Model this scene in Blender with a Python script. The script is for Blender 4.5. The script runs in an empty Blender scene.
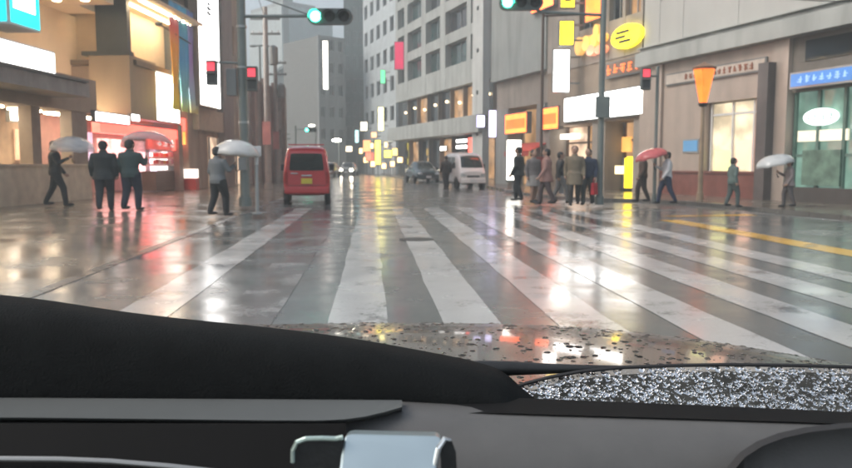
import bpy, bmesh, math, random
from mathutils import Vector, Matrix
from mathutils.bvhtree import BVHTree
R = math.radians
random.seed(7)
sc = bpy.context.scene
col = sc.collection

# ------------------------------------------------------------------ camera
CAM_H, FPX, W0, H0, HOR = 1.28, 740.0, 852.0, 468.0, 164.0
PITCH = math.atan((H0 / 2 - HOR) / FPX)
cam_d = bpy.data.cameras.new('camera'); cam = bpy.data.objects.new('camera', cam_d); col.objects.link(cam)
cam_d.sensor_width = 36; cam_d.lens = 36 * FPX / W0; cam_d.clip_start = 0.02; cam_d.clip_end = 2000
cam.location = (0, 0, CAM_H); cam.rotation_euler = (math.pi / 2 - PITCH, 0, 0)
cam_d.dof.use_dof = True; cam_d.dof.focus_distance = 1.15
cam_d.dof.aperture_fstop = 31.3 / 1000 / 0.0030 / 1.0
sc.camera = cam

# ------------------------------------------------------------------ sky, sun, exposure
SUN_EL, SUN_AZ = R(40), R(-98)
wd = bpy.data.worlds.new('World'); sc.world = wd; wd.use_nodes = True
wn = wd.node_tree; wn.nodes.clear()
sky = wn.nodes.new('ShaderNodeTexSky'); sky.sky_type = 'NISHITA'; sky.sun_disc = False
sky.sun_elevation = SUN_EL; sky.sun_rotation = SUN_AZ; sky.dust_density = 4.0; sky.air_density = 1.0; sky.ozone_density = 1.5
hs = wn.nodes.new('ShaderNodeHueSaturation'); hs.inputs['Saturation'].default_value = 0.6
bgn = wn.nodes.new('ShaderNodeBackground'); bgn.inputs['Strength'].default_value = 0.15
wo = wn.nodes.new('ShaderNodeOutputWorld')
wn.links.new(sky.outputs[0], hs.inputs['Color']); wn.links.new(hs.outputs[0], bgn.inputs[0]); wn.links.new(bgn.outputs[0], wo.inputs[0])
sun_d = bpy.data.lights.new('sun', 'SUN'); sun_d.energy = 0.7; sun_d.angle = R(25); sun_d.color = (1, .91, .80)
sun = bpy.data.objects.new('sun', sun_d); col.objects.link(sun)
sd = Vector((math.sin(SUN_AZ) * math.cos(SUN_EL), math.cos(SUN_AZ) * math.cos(SUN_EL), math.sin(SUN_EL)))
sun.rotation_euler = sd.to_track_quat('Z', 'Y').to_euler()
sc.view_settings.view_transform = 'Standard'; sc.view_settings.look = 'None'; sc.view_settings.gamma = 1
sc.view_settings.exposure = 1.08
sc.render.engine = 'CYCLES'
sc.cycles.max_bounces = 6; sc.cycles.diffuse_bounces = 3; sc.cycles.glossy_bounces = 3; sc.cycles.transparent_max_bounces = 12
sc.cycles.volume_bounces = 0; sc.cycles.use_denoising = True; sc.cycles.sample_clamp_indirect = 6
sc.cycles.caustics_reflective = False; sc.cycles.caustics_refractive = False

# ------------------------------------------------------------------ survey helpers: a sight line and where it meets the ground or a facade
CP, SP = math.cos(PITCH), math.sin(PITCH)
def ray(px, py):
    u, v = (px - W0 / 2) / FPX, (H0 / 2 - py) / FPX
    return Vector((u, CP + SP * v, CP * v - SP))
EYE = Vector((0, 0, CAM_H))
def G(px, py, z=0.0):
    r = ray(px, py); t = (z - CAM_H) / r.z
    return EYE + r * t
def P(px, py, Y):
    r = ray(px, py); return EYE + r * (Y / r.y)
def at(px, Y, z=0.0):
    return Vector(((px - W0 / 2) / FPX * CP * Y, Y, z))
ROAD_A = math.atan((372 - 426) / 740)
RD = Vector((math.sin(ROAD_A), math.cos(ROAD_A), 0)); RL = Vector((RD.y, -RD.x, 0))
def road(lat, d, z=0.0):
    return RD * d + RL * lat + Vector((0, 0, z))

# ------------------------------------------------------------------ materials
MATS = {}
def nmat(name):
    m = bpy.data.materials.new(name); m.use_nodes = True
    return m, m.node_tree, m.node_tree.nodes['Principled BSDF']
def mat(name, c, rough=.6, metal=0.0, var=.18, scale=3.0, bump=0.0, coat=0.0, grain=True, stain=0.0, rvar=0.0):
    """plain surface: base colour with noise mottling, optional bump, rain streak staining"""
    if name in MATS: return MATS[name]
    m, t, b = nmat(name); N, L = t.nodes, t.links
    b.inputs['Roughness'].default_value = rough; b.inputs['Metallic'].default_value = metal
    if coat: b.inputs['Coat Weight'].default_value = coat; b.inputs['Coat Roughness'].default_value = .06
    tc = N.new('ShaderNodeTexCoord')
    nz = N.new('ShaderNodeTexNoise'); nz.inputs['Scale'].default_value = scale; nz.inputs['Detail'].default_value = 6
    L.new(tc.outputs['Object'], nz.inputs['Vector'])
    mr = N.new('ShaderNodeMapRange'); mr.inputs[1].default_value = .25; mr.inputs[2].default_value = .75
    mr.inputs[3].default_value = 1 - var; mr.inputs[4].default_value = 1 + var
    L.new(nz.outputs['Fac'], mr.inputs[0])
    mx = N.new('ShaderNodeVectorMath'); mx.operation = 'SCALE'; mx.inputs[0].default_value = c[:3]
    L.new(mr.outputs[0], mx.inputs['Scale'])
    out = mx.outputs[0]
    if stain:
        mp = N.new('ShaderNodeMapping'); mp.inputs['Scale'].default_value = (.7, .7, .10); L.new(tc.outputs['Object'], mp.inputs[0])
        n2 = N.new('ShaderNodeTexNoise'); n2.inputs['Scale'].default_value = 2.2; n2.inputs['Detail'].default_value = 5; L.new(mp.outputs[0], n2.inputs['Vector'])
        r2 = N.new('ShaderNodeMapRange'); r2.inputs[1].default_value = .42; r2.inputs[2].default_value = .68; r2.inputs[3].default_value = 1; r2.inputs[4].default_value = 1 - stain
        L.new(n2.outputs['Fac'], r2.inputs[0])
        m2 = N.new('ShaderNodeVectorMath'); m2.operation = 'SCALE'; L.new(out, m2.inputs[0]); L.new(r2.outputs[0], m2.inputs['Scale']); out = m2.outputs[0]
    L.new(out, b.inputs['Base Color'])
    if rvar:
        r3 = N.new('ShaderNodeMapRange'); r3.inputs[3].default_value = max(.02, rough - rvar); r3.inputs[4].default_value = rough + rvar
        L.new(nz.outputs['Fac'], r3.inputs[0]); L.new(r3.outputs[0], b.inputs['Roughness'])
    if bump:
        bp = N.new('ShaderNodeBump'); bp.inputs['Strength'].default_value = bump; bp.inputs['Distance'].default_value = .01
        n4 = N.new('ShaderNodeTexNoise'); n4.inputs['Scale'].default_value = scale * 14; n4.inputs['Detail'].default_value = 3
        L.new(tc.outputs['Object'], n4.inputs['Vector']); L.new(n4.outputs['Fac'], bp.inputs['Height']); L.new(bp.outputs[0], b.inputs['Normal'])
    MATS[name] = m; return m
def glow(name, c, s, var=.12, scale=2.0):
    """lit lightbox face: slightly uneven brightness from the tubes behind"""
    if name in MATS: return MATS[name]
    m, t, b = nmat(name); N, L = t.nodes, t.links
    b.inputs['Base Color'].default_value = (*c, 1); b.inputs['Roughness'].default_value = .3
    tc = N.new('ShaderNodeTexCoord'); nz = N.new('ShaderNodeTexNoise'); nz.inputs['Scale'].default_value = scale; L.new(tc.outputs['Object'], nz.inputs['Vector'])
    mr = N.new('ShaderNodeMapRange'); mr.inputs[1].default_value = .3; mr.inputs[2].default_value = .7; mr.inputs[3].default_value = s * (1 - var); mr.inputs[4].default_value = s * (1 + var)
    L.new(nz.outputs['Fac'], mr.inputs[0]); L.new(mr.outputs[0], b.inputs['Emission Strength'])
    b.inputs['Emission Color'].default_value = (*c, 1)
    MATS[name] = m; return m
def glassy(name, c=(.02, .025, .03), rough=.06, emit=None, es=0.0):
    if name in MATS: return MATS[name]
    m, t, b = nmat(name); N, L = t.nodes, t.links
    b.inputs['Roughness'].default_value = rough; b.inputs['IOR'].default_value = 1.5
    tc = N.new('ShaderNodeTexCoord'); nz = N.new('ShaderNodeTexNoise'); nz.inputs['Scale'].default_value = .9; nz.inputs['Detail'].default_value = 2
    L.new(tc.outputs['Object'], nz.inputs['Vector'])
    rp = N.new('ShaderNodeMapRange'); rp.inputs[1].default_value = .3; rp.inputs[2].default_value = .7; rp.inputs[3].default_value = .6; rp.inputs[4].default_value = 1.5
    L.new(nz.outputs['Fac'], rp.inputs[0])
    sc_ = N.new('ShaderNodeVectorMath'); sc_.operation = 'SCALE'; sc_.inputs[0].default_value = c; L.new(rp.outputs[0], sc_.inputs['Scale']); L.new(sc_.outputs[0], b.inputs['Base Color'])
    if emit:
        b.inputs['Emission Color'].default_value = (*emit, 1); er = N.new('ShaderNodeMapRange'); er.inputs[1].default_value = .35; er.inputs[2].default_value = .65; er.inputs[3].default_value = es * .45; er.inputs[4].default_value = es * 1.4; n9 = N.new('ShaderNodeTexNoise'); n9.inputs['Scale'].default_value = 1.1; n9.inputs['Detail'].default_value = 3; L.new(tc.outputs['Object'], n9.inputs['Vector']); L.new(n9.outputs['Fac'], er.inputs[0]); L.new(er.outputs[0], b.inputs['Emission Strength'])  # interior light is put into the pane as uneven emission
    bp = N.new('ShaderNodeBump'); bp.inputs['Strength'].default_value = .06; bp.inputs['Distance'].default_value = .02
    L.new(nz.outputs['Fac'], bp.inputs['Height']); L.new(bp.outputs[0], b.inputs['Normal'])
    MATS[name] = m; return m
def wet(name, c, c2, wear=None, rlo=.09, rhi=.30, tile=0.0):
    """rain-soaked ground: dark porous base under a broken film of water"""
    m, t, b = nmat(name); N, L = t.nodes, t.links
    tc = N.new('ShaderNodeTexCoord')
    def noise(s, d=5, rough=.55):
        n = N.new('ShaderNodeTexNoise'); n.inputs['Scale'].default_value = s; n.inputs['Detail'].default_value = d; n.inputs['Roughness'].default_value = rough
        L.new(tc.outputs['Object'], n.inputs['Vector']); return n.outputs['Fac']
    def rng(f, a, b_, lo, hi):
        r = N.new('ShaderNodeMapRange'); r.inputs[1].default_value = a; r.inputs[2].default_value = b_; r.inputs[3].default_value = lo; r.inputs[4].default_value = hi
        L.new(f, r.inputs[0]); return r.outputs[0]
    big, fine = noise(.35, 4), noise(38, 3, .7)
    mx = N.new('ShaderNodeMix'); mx.data_type = 'RGBA'; mx.inputs[6].default_value = (*c, 1); mx.inputs[7].default_value = (*c2, 1)
    ad = N.new('ShaderNodeMath'); ad.operation = 'MULTIPLY_ADD'; L.new(rng(fine, .3, .7, -.35, .35), ad.inputs[0]); ad.inputs[1].default_value = 1; L.new(rng(big, .35, .65, .0, 1), ad.inputs[2]); ad.use_clamp = True
    L.new(ad.outputs[0], mx.inputs[0]); outc = mx.outputs[2]
    if wear:
        w = noise(wear[1], 8, .7)
        w2 = noise(26, 4, .8); sm = N.new('ShaderNodeMath'); sm.operation = 'MULTIPLY_ADD'; L.new(w2, sm.inputs[0]); sm.inputs[1].default_value = .35; L.new(w, sm.inputs[2])
        wm = N.new('ShaderNodeMix'); wm.data_type = 'RGBA'; L.new(rng(sm.outputs[0], wear[2], wear[2] + .1, 1, 0), wm.inputs[0])
        L.new(outc, wm.inputs[6]); wm.inputs[7].default_value = (*wear[0], 1); outc = wm.outputs[2]
    if tile:
        bk = N.new('ShaderNodeTexBrick'); bk.inputs['Scale'].default_value = tile; bk.inputs['Mortar Size'].default_value = .012
        bk.inputs['Color1'].default_value = (1, 1, 1, 1); bk.inputs['Color2'].default_value = (.8, .8, .8, 1); bk.inputs['Mortar'].default_value = (.45, .45, .45, 1)
        L.new(tc.outputs['Object'], bk.inputs['Vector'])
        tm = N.new('ShaderNodeMix'); tm.data_type = 'RGBA'; tm.blend_type = 'MULTIPLY'; tm.inputs[0].default_value = 1; L.new(outc, tm.inputs[6]); L.new(bk.outputs['Color'], tm.inputs[7]); outc = tm.outputs[2]
    L.new(outc, b.inputs['Base Color'])
    b.inputs['IOR'].default_value = 1.45; b.inputs['Specular IOR Level'].default_value = .6
    L.new(rng(noise(.9, 5), .35, .65, rlo, rhi), b.inputs['Roughness'])
    bp = N.new('ShaderNodeBump'); bp.inputs['Strength'].default_value = .15; bp.inputs['Distance'].default_value = .005
    L.new(fine, bp.inputs['Height'])
    bp2 = N.new('ShaderNodeBump'); bp2.inputs['Strength'].default_value = .10; bp2.inputs['Distance'].default_value = .02
    L.new(noise(3.2, 3), bp2.inputs['Height']); L.new(bp.outputs[0], bp2.inputs['Normal']); L.new(bp2.outputs[0], b.inputs['Normal'])
    MATS[name] = m; return m

ASPH = (.090, .096, .093)
M_road = wet('wet_asphalt', ASPH, (.132, .14, .135))
M_white = wet('wet_white_paint', (.43, .43, .415), (.36, .36, .35), wear=((.12, .115, .11), 1.3, .52))
M_worn = wet('worn_white_paint', (.26, .26, .25), (.19, .19, .185), wear=((.10, .096, .092), 1.2, .68))
M_yellow = wet('wet_yellow_paint', (.72, .42, .05), (.60, .34, .05), wear=((.09, .085, .08), 1.6, .5))
M_pave = wet('wet_paving', (.16, .138, .11), (.215, .185, .145), rlo=.10, rhi=.28, tile=1.6)
M_kerb = wet('kerb_stone', (.13, .125, .115), (.10, .097, .09), rlo=.18, rhi=.4)
concrete = mat('light_concrete', (.37, .385, .365), .75, var=.1, scale=.8, stain=.28, bump=.1)
concrete_d = mat('grey_concrete', (.33, .335, .32), .75, var=.12, scale=.8, stain=.3, bump=.1)
panel_grey = mat('pale_panel', (.43, .43, .405), .6, var=.06, scale=.5, stain=.07)
brownwall = mat('brown_render', (.33, .255, .19), .7, var=.15, scale=1.2, stain=.25)
taupe = mat('taupe_render', (.36, .315, .27), .7, var=.14, scale=1, stain=.25)
maroon = mat('maroon_tile', (.20, .075, .06), .35, var=.2, scale=3, stain=.2)
beige = mat('beige_stone', (.38, .30, .195), .6, var=.1, scale=.9, stain=.15)
cream = mat('cream_plaster', (.74, .60, .42), .8, var=.05)
darkgrey = mat('dark_metal_cladding', (.075, .085, .08), .4, var=.12)
midgrey = mat('grey_metal', (.20, .205, .20), .4, metal=.3, var=.12, stain=.2)
polemat = mat('pole_grey_green', (.20, .225, .21), .45, metal=.25, var=.12, stain=.25)
polebrown = mat('pole_brown', (.11, .075, .06), .45, var=.15)
black = mat('black_plastic', (.012, .013, .013), .5, var=.2, scale=12, bump=.1)
rubber = mat('rubber', (.018, .018, .019), .7, var=.2)
chrome = mat('chrome', (.62, .64, .65), .14, metal=1, var=.05)
whiteframe = mat('white_enamel', (.62, .62, .61), .4, var=.05)
alu = mat('aluminium_frame', (.38, .39, .39), .35, metal=.6, var=.08)
glass = glassy('window_glass'); glass_t = glassy('window_glass_teal', (.03, .06, .06)); glass_w = glassy('window_glass_warm', (.10, .06, .03), emit=(1, .55, .25), es=.28)
glass_pink = glassy('shop_glass_lit', (.2, .13, .1), emit=(1, .68, .45), es=.55); glass_green = glassy('shop_glass_green', (.05, .11, .08), emit=(.50, .80, .66), es=.16)
glass_cream = glassy('shop_glass_cream', (.3, .25, .17), emit=(1, .82, .55), es=.5)

# ------------------------------------------------------------------ mesh helpers
class MB:
    def __init__(s): s.v, s.f = [], []
    def add(s, vs, fs):
        o = len(s.v); s.v += [tuple(v) for v in vs]; s.f += [tuple(o + i for i in f) for f in fs]; return s
    def hexa(s, p):   # 8 points: bottom 4 then top 4
        return s.add(p, [(3, 2, 1, 0), (4, 5, 6, 7), (0, 1, 5, 4), (1, 2, 6, 5), (2, 3, 7, 6), (3, 0, 4, 7)])
    def box(s, a, b):
        (x0, y0, z0), (x1, y1, z1) = a, b
        return s.hexa([(x0, y0, z0), (x1, y0, z0), (x1, y1, z0), (x0, y1, z0), (x0, y0, z1), (x1, y0, z1), (x1, y1, z1), (x0, y1, z1)])
    def tube(s, pts, rad, n=10, caps=True):
        pts = [Vector(p) for p in pts]
        if not hasattr(rad, '__len__'): rad = [rad] * len(pts)
        rings = []; up = None
        for i, p in enumerate(pts):
            t = (pts[min(i + 1, len(pts) - 1)] - pts[max(i - 1, 0)])
            t = t.normalized() if t.length > 1e-9 else Vector((0, 0, 1))
            if up is None: up = t.orthogonal().normalized()
            up = (up - t * up.dot(t)); up = up.normalized() if up.length > 1e-6 else t.orthogonal().normalized()
            w = t.cross(up)
            rings.append([p + (up * math.cos(2 * math.pi * k / n) + w * math.sin(2 * math.pi * k / n)) * rad[i] for k in range(n)])
        return s.loft(rings, caps)
    def loft(s, rings, caps=True, closed=True):
        n = len(rings[0]); vs = [v for r in rings for v in r]; fs = []
        for i in range(len(rings) - 1):
            for k in range(n if closed else n - 1):
                a, b = i * n + k, i * n + (k + 1) % n
                fs.append((a, b, b + n, a + n))
        if caps:
            fs.append(tuple(range(n - 1, -1, -1))); fs.append(tuple(range((len(rings) - 1) * n, len(rings) * n)))
        return s.add(vs, fs)
    def lathe(s, prof, M=None, n=20):   # prof: (r, z)
        M = M or Matrix()
        return s.loft([[M @ Vector((r * math.cos(2 * math.pi * k / n), r * math.sin(2 * math.pi * k / n), z)) for k in range(n)] for r, z in prof])
    def ball(s, c, r, n=10, sc_=(1, 1, 1)):
        c = Vector(c); rings = []
        for i in range(1, n):
            a = math.pi * i / n
            rings.append([c + Vector((r * sc_[0] * math.sin(a) * math.cos(2 * math.pi * k / (n + 2)), r * sc_[1] * math.sin(a) * math.sin(2 * math.pi * k / (n + 2)), -r * sc_[2] * math.cos(a))) for k in range(n + 2)])
        return s.loft(rings)
    def cone(s, p0, r0, p1, r1, n=12):   # rounded capsule
        p0, p1 = Vector(p0), Vector(p1); s.ball(p0, r0, 8); s.ball(p1, r1, 8); return s.tube([p0, p1], [r0, r1], n)
    def build(s, name, m, parent=None, smooth=False, bevel=0.0, loc=None):
        me = bpy.data.meshes.new(name); me.from_pydata(s.v, [], s.f); me.update()
        if bevel or True:
            bm = bmesh.new(); bm.from_mesh(me); bmesh.ops.recalc_face_normals(bm, faces=bm.faces)
            if bevel:
                bmesh.ops.bevel(bm, geom=[e for e in bm.edges if e.is_manifold and e.calc_face_angle(0) > .6], offset=bevel, segments=2, affect='EDGES', profile=.6)
            bm.to_mesh(me); bm.free()
        if smooth:
            for p in me.polygons: p.use_smooth = True
        me.materials.append(MATS[m] if isinstance(m, str) else m)
        o = bpy.data.objects.new(name, me); col.objects.link(o)
        if parent is not None: o.parent = parent
        if loc is not None: o.location = loc
        return o
def tag(o, label=None, cat=None, group=None, kind=None):
    if label: o['label'] = label
    if cat: o['category'] = cat
    if group: o['group'] = group
    if kind: o['kind'] = kind
    return o
def thing(name, label, cat, loc=(0, 0, 0), rz=0.0, group=None):
    o = bpy.data.objects.new(name, None); col.objects.link(o); o.empty_display_size = .2
    o.location = loc; o.rotation_euler = (0, 0, rz); return tag(o, label, cat, group)
class Facade:
    """a vertical plane: s runs along it away from the camera, z up, d outwards to the street"""
    def __init__(s, a, b, flip):
        a, b = Vector((a.x, a.y, 0)), Vector((b.x, b.y, 0)); s.O = a; s.S = (b - a).normalized()
        s.N = Vector((s.S.y, -s.S.x, 0)) * flip
    def p(s, a, z, d=0.0): return s.O + s.S * a + s.N * d + Vector((0, 0, z))
    def hit(s, px, py, d=0.0):
        r = ray(px, py); o = s.O + s.N * d; t = (o - EYE).dot(s.N) / r.dot(s.N); q = EYE + r * t
        return (q - o).dot(s.S), q.z
    def s_(s, px, d=0.0): return s.hit(px, 150, d)[0]
    def z_(s, px, py, d=0.0): return s.hit(px, py, d)[1]
    def box(s, mb, s0, s1, z0, z1, d0, d1):
        if s0 > s1: s0, s1 = s1, s0
        if z0 > z1: z0, z1 = z1, z0
        return mb.hexa([s.p(s0, z0, d0), s.p(s1, z0, d0), s.p(s1, z0, d1), s.p(s0, z0, d1), s.p(s0, z1, d0), s.p(s1, z1, d0), s.p(s1, z1, d1), s.p(s0, z1, d1)])
    def pxbox(s, mb, x0, y0, x1, y1, d0, d1, dref=None):
        """box whose front face spans photo corners (x0,y0)-(x1,y1), heights read at the middle"""
        dr = d1 if dref is None else dref; xm = (x0 + x1) / 2
        return s.box(mb, s.s_(x0, dr), s.s_(x1, dr), s.z_(xm, y1, dr), s.z_(xm, y0, dr), d0, d1)
def windows(F, parent, cols, rows, s0, s1, z0, z1, wall, d=0.0, gl=None, fr=None, depth=.3, name='window', mull=1):
    """wall built of piers and spandrels round real openings; each opening holds a framed pane"""
    w = MB(); ce = sorted(cols); re_ = sorted(rows)
    edges = [s0] + [e for c in ce for e in c] + [s1]
    for i in range(0, len(edges), 2): F.box(w, edges[i], edges[i + 1], z0, z1, d - depth, d)
    ez = [z0] + [e for r in re_ for e in r] + [z1]
    for a, b in ce:
        for i in range(0, len(ez), 2): F.box(w, a, b, ez[i], ez[i + 1], d - depth + .02, d - .015)
    wo_ = w.build('wall', wall, parent)
    for ci, (a, b) in enumerate(ce):
        for ri, (c, e) in enumerate(re_):
            g = gl(ci, ri) if callable(gl) else (gl or glass)
            m = MB(); F.box(m, a + .003, b - .003, c + .003, e - .003, d - depth + .03, d - depth + .06); o = m.build(name, g, parent)
            f = MB(); t = .07; d0, d1 = d - depth + .06, d - depth + .13
            F.box(f, a + .004, a + t, c + .004, e - .004, d0, d1); F.box(f, b - t, b - .004, c + .004, e - .004, d0, d1)
            F.box(f, a + t, b - t, c + .004, c + t, d0, d1); F.box(f, a + t, b - t, e - t, e - .004, d0, d1)
            for k in range(mull):
                x = a + (b - a) * (k + 1) / (mull + 1); F.box(f, x - .03, x + .03, c + t, e - t, d0, d1 - .01)
            f.build('frame', fr or alu, o)
    return wo_
def strokes(F, name, m, parent, s0, s1, z0, z1, n, d, seed, t=.02, w=.16):
    """brush-like marks standing in a row, unreadable in the photograph"""
    r = random.Random(seed); cw = (s1 - s0) / n; h = z1 - z0; T = Matrix.Translation(parent.location).inverted()
    for i in range(n):
        mb = MB(); a = s0 + cw * (i + .12); b = s0 + cw * (i + .88)
        x = a + (b - a) * (.25 + .4 * r.random()); F.box(mb, x, x + abs(b - a) * w, z0 + h * r.random() * .2, z1 - h * r.random() * .2, d, d + t + .007)
        for k in range(r.choice((2, 3))):
            z = z0 + h * (.1 + .8 * (k + r.random() * .5) / 3); F.box(mb, min(x, a + (b - a) * r.random() * .3), max(x, b - (b - a) * r.random() * .3), z, z + h * w, d, d + t + k * .002)
        o = mb.build('character', m, parent); o.matrix_parent_inverse = T

# ================================================================== the setting: ground
def sheet(name, pts, z, m, parent=None, th=0.0):
    mb = MB(); n = len(pts)
    if th: mb.loft([[Vector((p[0], p[1], z - th)) for p in pts], [Vector((p[0], p[1], z)) for p in pts]])
    else: mb.add([(p[0], p[1], z) for p in pts], [tuple(range(n))])
    return mb.build(name, m, parent)
rd = sheet('road', [(-260, -60), (260, -60), (260, 420), (-260, 420)], 0, M_road); tag(rd, 'wet dark asphalt road', kind='structure')
# left pavement with a low kerb
KL = -3.25
lp = sheet('pavement', [road(KL - 1.9, -20), road(KL - 1.9, 75), road(-60, 75), road(-60, -20)], .1, M_pave, th=.14); tag(lp, 'wet brown paved footway in front of the corner showroom', kind='structure')
m = MB(); m.loft([[road(KL - .15, a, -.03), road(KL - .152, a, .011), road(KL - 1.9, a, .1), road(KL - 1.9, a, -.03)] for a in (-20, 75)]); m.build('kerb_ramp', M_pave, lp)
kb = MB()
for i in range(95):
    a, b = -20 + i, -20 + i + .985
    kb.hexa([road(KL - .15, a, -.03), road(KL, a, -.03), road(KL, b, -.03), road(KL - .15, b, -.03), road(KL - .15, a, .012), road(KL - .01, a, .008), road(KL - .01, b, .008), road(KL - .15, b, .012)])
kb.build('kerb', M_kerb, lp)
# right pavement, its edge swinging away round the corner
edge = [G(x, y) for x, y in ((1250, 268), (1000, 235), (846, 219.5), (741, 209), (690, 204.5), (640, 202), (595, 201), (560, 199), (530, 195.5), (505, 191), (485, 187), (455, 183.5), (425, 181), (405, 179), (395, 177.2), (388, 175.5), (380, 173.5))]
edge = [Vector((edge[0].x + 3, -20, 0))] + edge
rp = sheet('pavement', [(e.x, e.y) for e in edge] + [(40, 125), (90, 125), (90, -20)], .1, M_pave, th=.14); tag(rp, 'wet paved footway along the shops across the crossing', kind='structure')
kb = MB()
for a, b in zip(edge[:-1], edge[1:]):
    d = (b - a).normalized(); nn = Vector((-d.y, d.x, 0)); L_ = (b - a).length; k = max(1, int(L_ / 1.0))
    for i in range(k):
        p, q = a + (b - a) * (i / k), a + (b - a) * ((i + .985) / k)
        kb.hexa([p + Vector((0, 0, -.03)), q + Vector((0, 0, -.03)), q + nn * .16 + Vector((0, 0, -.03)), p + nn * .16 + Vector((0, 0, -.03)), p + nn * .02 + Vector((0, 0, .10)), q + nn * .02 + Vector((0, 0, .10)), q + nn * .16 + Vector((0, 0, .104)), p + nn * .16 + Vector((0, 0, .104))])
kb.build('kerb', M_kerb, rp)
def strip(name, a, b, w0, w1, m, z=.004, seg=10):
    """painted band on the road from a to b, edges slightly ragged"""
    r = random.Random(int(abs(a.x * 31 + b.y * 17) * 10)); d = (b - a).normalized(); n = Vector((d.y, -d.x, 0)); mb = MB(); vs = []
    for i in range(seg + 1):
        t = i / seg; p = a.lerp(b, t); w = (w0 + (w1 - w0) * t) / 2
        vs += [p - n * (w + r.uniform(-.012, .012)) + Vector((0, 0, z)), p + n * (w + r.uniform(-.012, .012)) + Vector((0, 0, z))]
    mb.add(vs, [(2 * i, 2 * i + 1, 2 * i + 3, 2 * i + 2) for i in range(seg)])
    o = mb.build(name, m, rd); return o
for k in range(-2, 7):
    lat = -.12 + .92 * k
    strip('crosswalk_stripe', road(lat, 2.2), road(lat, 21.6 - (.5 * max(0, k - 3))), .47, .47, M_worn if k == -1 else M_white, seg=30)
strip('yellow_line', road(6.95, 2), road(6.8, 16.5), .5, .5, M_yellow, seg=20)
strip('stop_line', G(668, 216.5), G(752, 215), .5, .5, M_yellow)
strip('lane_line', road(-.2, 25), road(-.6, 60), .14, .14, M_worn, seg=14)
strip('side_street_line', G(846, 221.5), G(690, 206.8), .12, .12, M_white, seg=14)
# road ironwork
m = MB(); m.lathe([(.30, 0), (.30, .006), (.0, .007)], Matrix.Translation(road(.75, 12.5, .002)), 24); m.build('manhole_cover', mat('cast_iron', (.05, .048, .045), .35, metal=.6), rd)
m = MB()
for i in range(9): m.box((-.26 + i * .06, -.5, 0), (-.235 + i * .06, .5, .02))
m.box((-.3, -.54, -.01), (.3, .54, .008)); g_ = m.build('drain_grate', MATS['cast_iron'], lp); g_.location = road(KL - 2.6, 9.2, .1); g_.rotation_euler = (0, 0, -ROAD_A)

# ================================================================== right-hand buildings
C_A = 19.8
def frontage(c): return Facade(Vector((c - .346 * 20, 20, 0)), Vector((c - .346 * 60, 60, 0)), -1)
FA = frontage(C_A); FC = frontage(24.0); FD = frontage(27.0)
M_core = mat('core_grey', (.2, .2, .19), .8)
def core(F, parent, s0, s1, z0, z1, d0, d1, m, name='wall'):
    mb = MB(); F.box(mb, s0, s1, z0, z1, d0, d1); return mb.build(name, m, parent)

# --- A: pale stone building at the corner
A = thing('corner_building', 'pale grey panelled building with stone shop floor and maroon base at the corner', 'building', FA.p(0, 0, -4))
def kid(o, par):   # keep world place while parenting to an offset empty
    o.parent = par; o.matrix_parent_inverse = Matrix.Translation(par.location).inverted(); return o
def reroot(par):
    for c in par.children:
        c.matrix_parent_inverse = Matrix.Translation(par.location).inverted()
sa0, sa1 = FA.s_(1010), FA.s_(641)
zc = FA.z_(720, 53)          # underside of the cornice
zc2 = FA.z_(720, 31)
wr = [(zc2 + 1.75, zc2 + 3.6), (zc2 + 5.2, zc2 + 7.1), (zc2 + 8.7, zc2 + 10.6), (zc2 + 12.2, zc2 + 14)]
wc = [(FA.s_(704), FA.s_(679)), (FA.s_(669), FA.s_(656))] + [(FA.s_(704) - 3.4 * k, FA.s_(704) - 3.4 * k + 1.9) for k in (1, 2, 3)]
wc = [c for c in wc if c[0] > sa0 + .3]
core(FA, A, sa0, sa1, .1, zc2 + 15, -14, -.42, M_core)
windows(FA, A, wc, wr, sa0, sa1, zc2, zc2 + 15.2, panel_grey, 0, glass, alu, .4)
m = MB(); FA.box(m, sa0 - .05, sa1, zc, zc + .55, -.4, .42); FA.box(m, sa0 - .05, sa1, zc + .56, zc + .72, -.4, .2); FA.box(m, sa0 - .05, sa1, zc + .73, zc2 - .003, -.4, .34); m.build('cornice', concrete, A, bevel=.02)
mp1, mp2 = FA.s_(786), FA.s_(762)
stone = mat('pinkish_stone', (.43, .355, .30), .4, var=.1, scale=1.2, stain=.2)
m = MB()
zb = FA.z_(700, 173)
for (x0, x1, z0, z1, d0, d1) in ((641, 662, .1, zc, -.4, .12), (662, 704, zb, zc - .003, -.4, 0), (771, 787, .1, zc, -.4, .10)):
    FA.box(m, FA.s_(x1), FA.s_(x0), z0, z1, d0, d1)
FA.box(m, FA.s_(771), FA.s_(704), FA.z_(735, 100), zc - .003, -.4, -.01)
m.build('stone_cladding', stone, A)
m = MB(); FA.box(m, FA.s_(771), FA.s_(662), .1, zb, -.4, .06); FA.box(m, FA.s_(771), FA.s_(662), zb, zb + .07, -.38, .12); m.build('plinth', maroon, A)
m = MB(); FA.box(m, FA.s_(775), FA.s_(765), .1, FA.z_(770, 64), .1, .42); m.build('pillar', mat('dark_pillar', (.12, .105, .10), .4, stain=.2), A)
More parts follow.
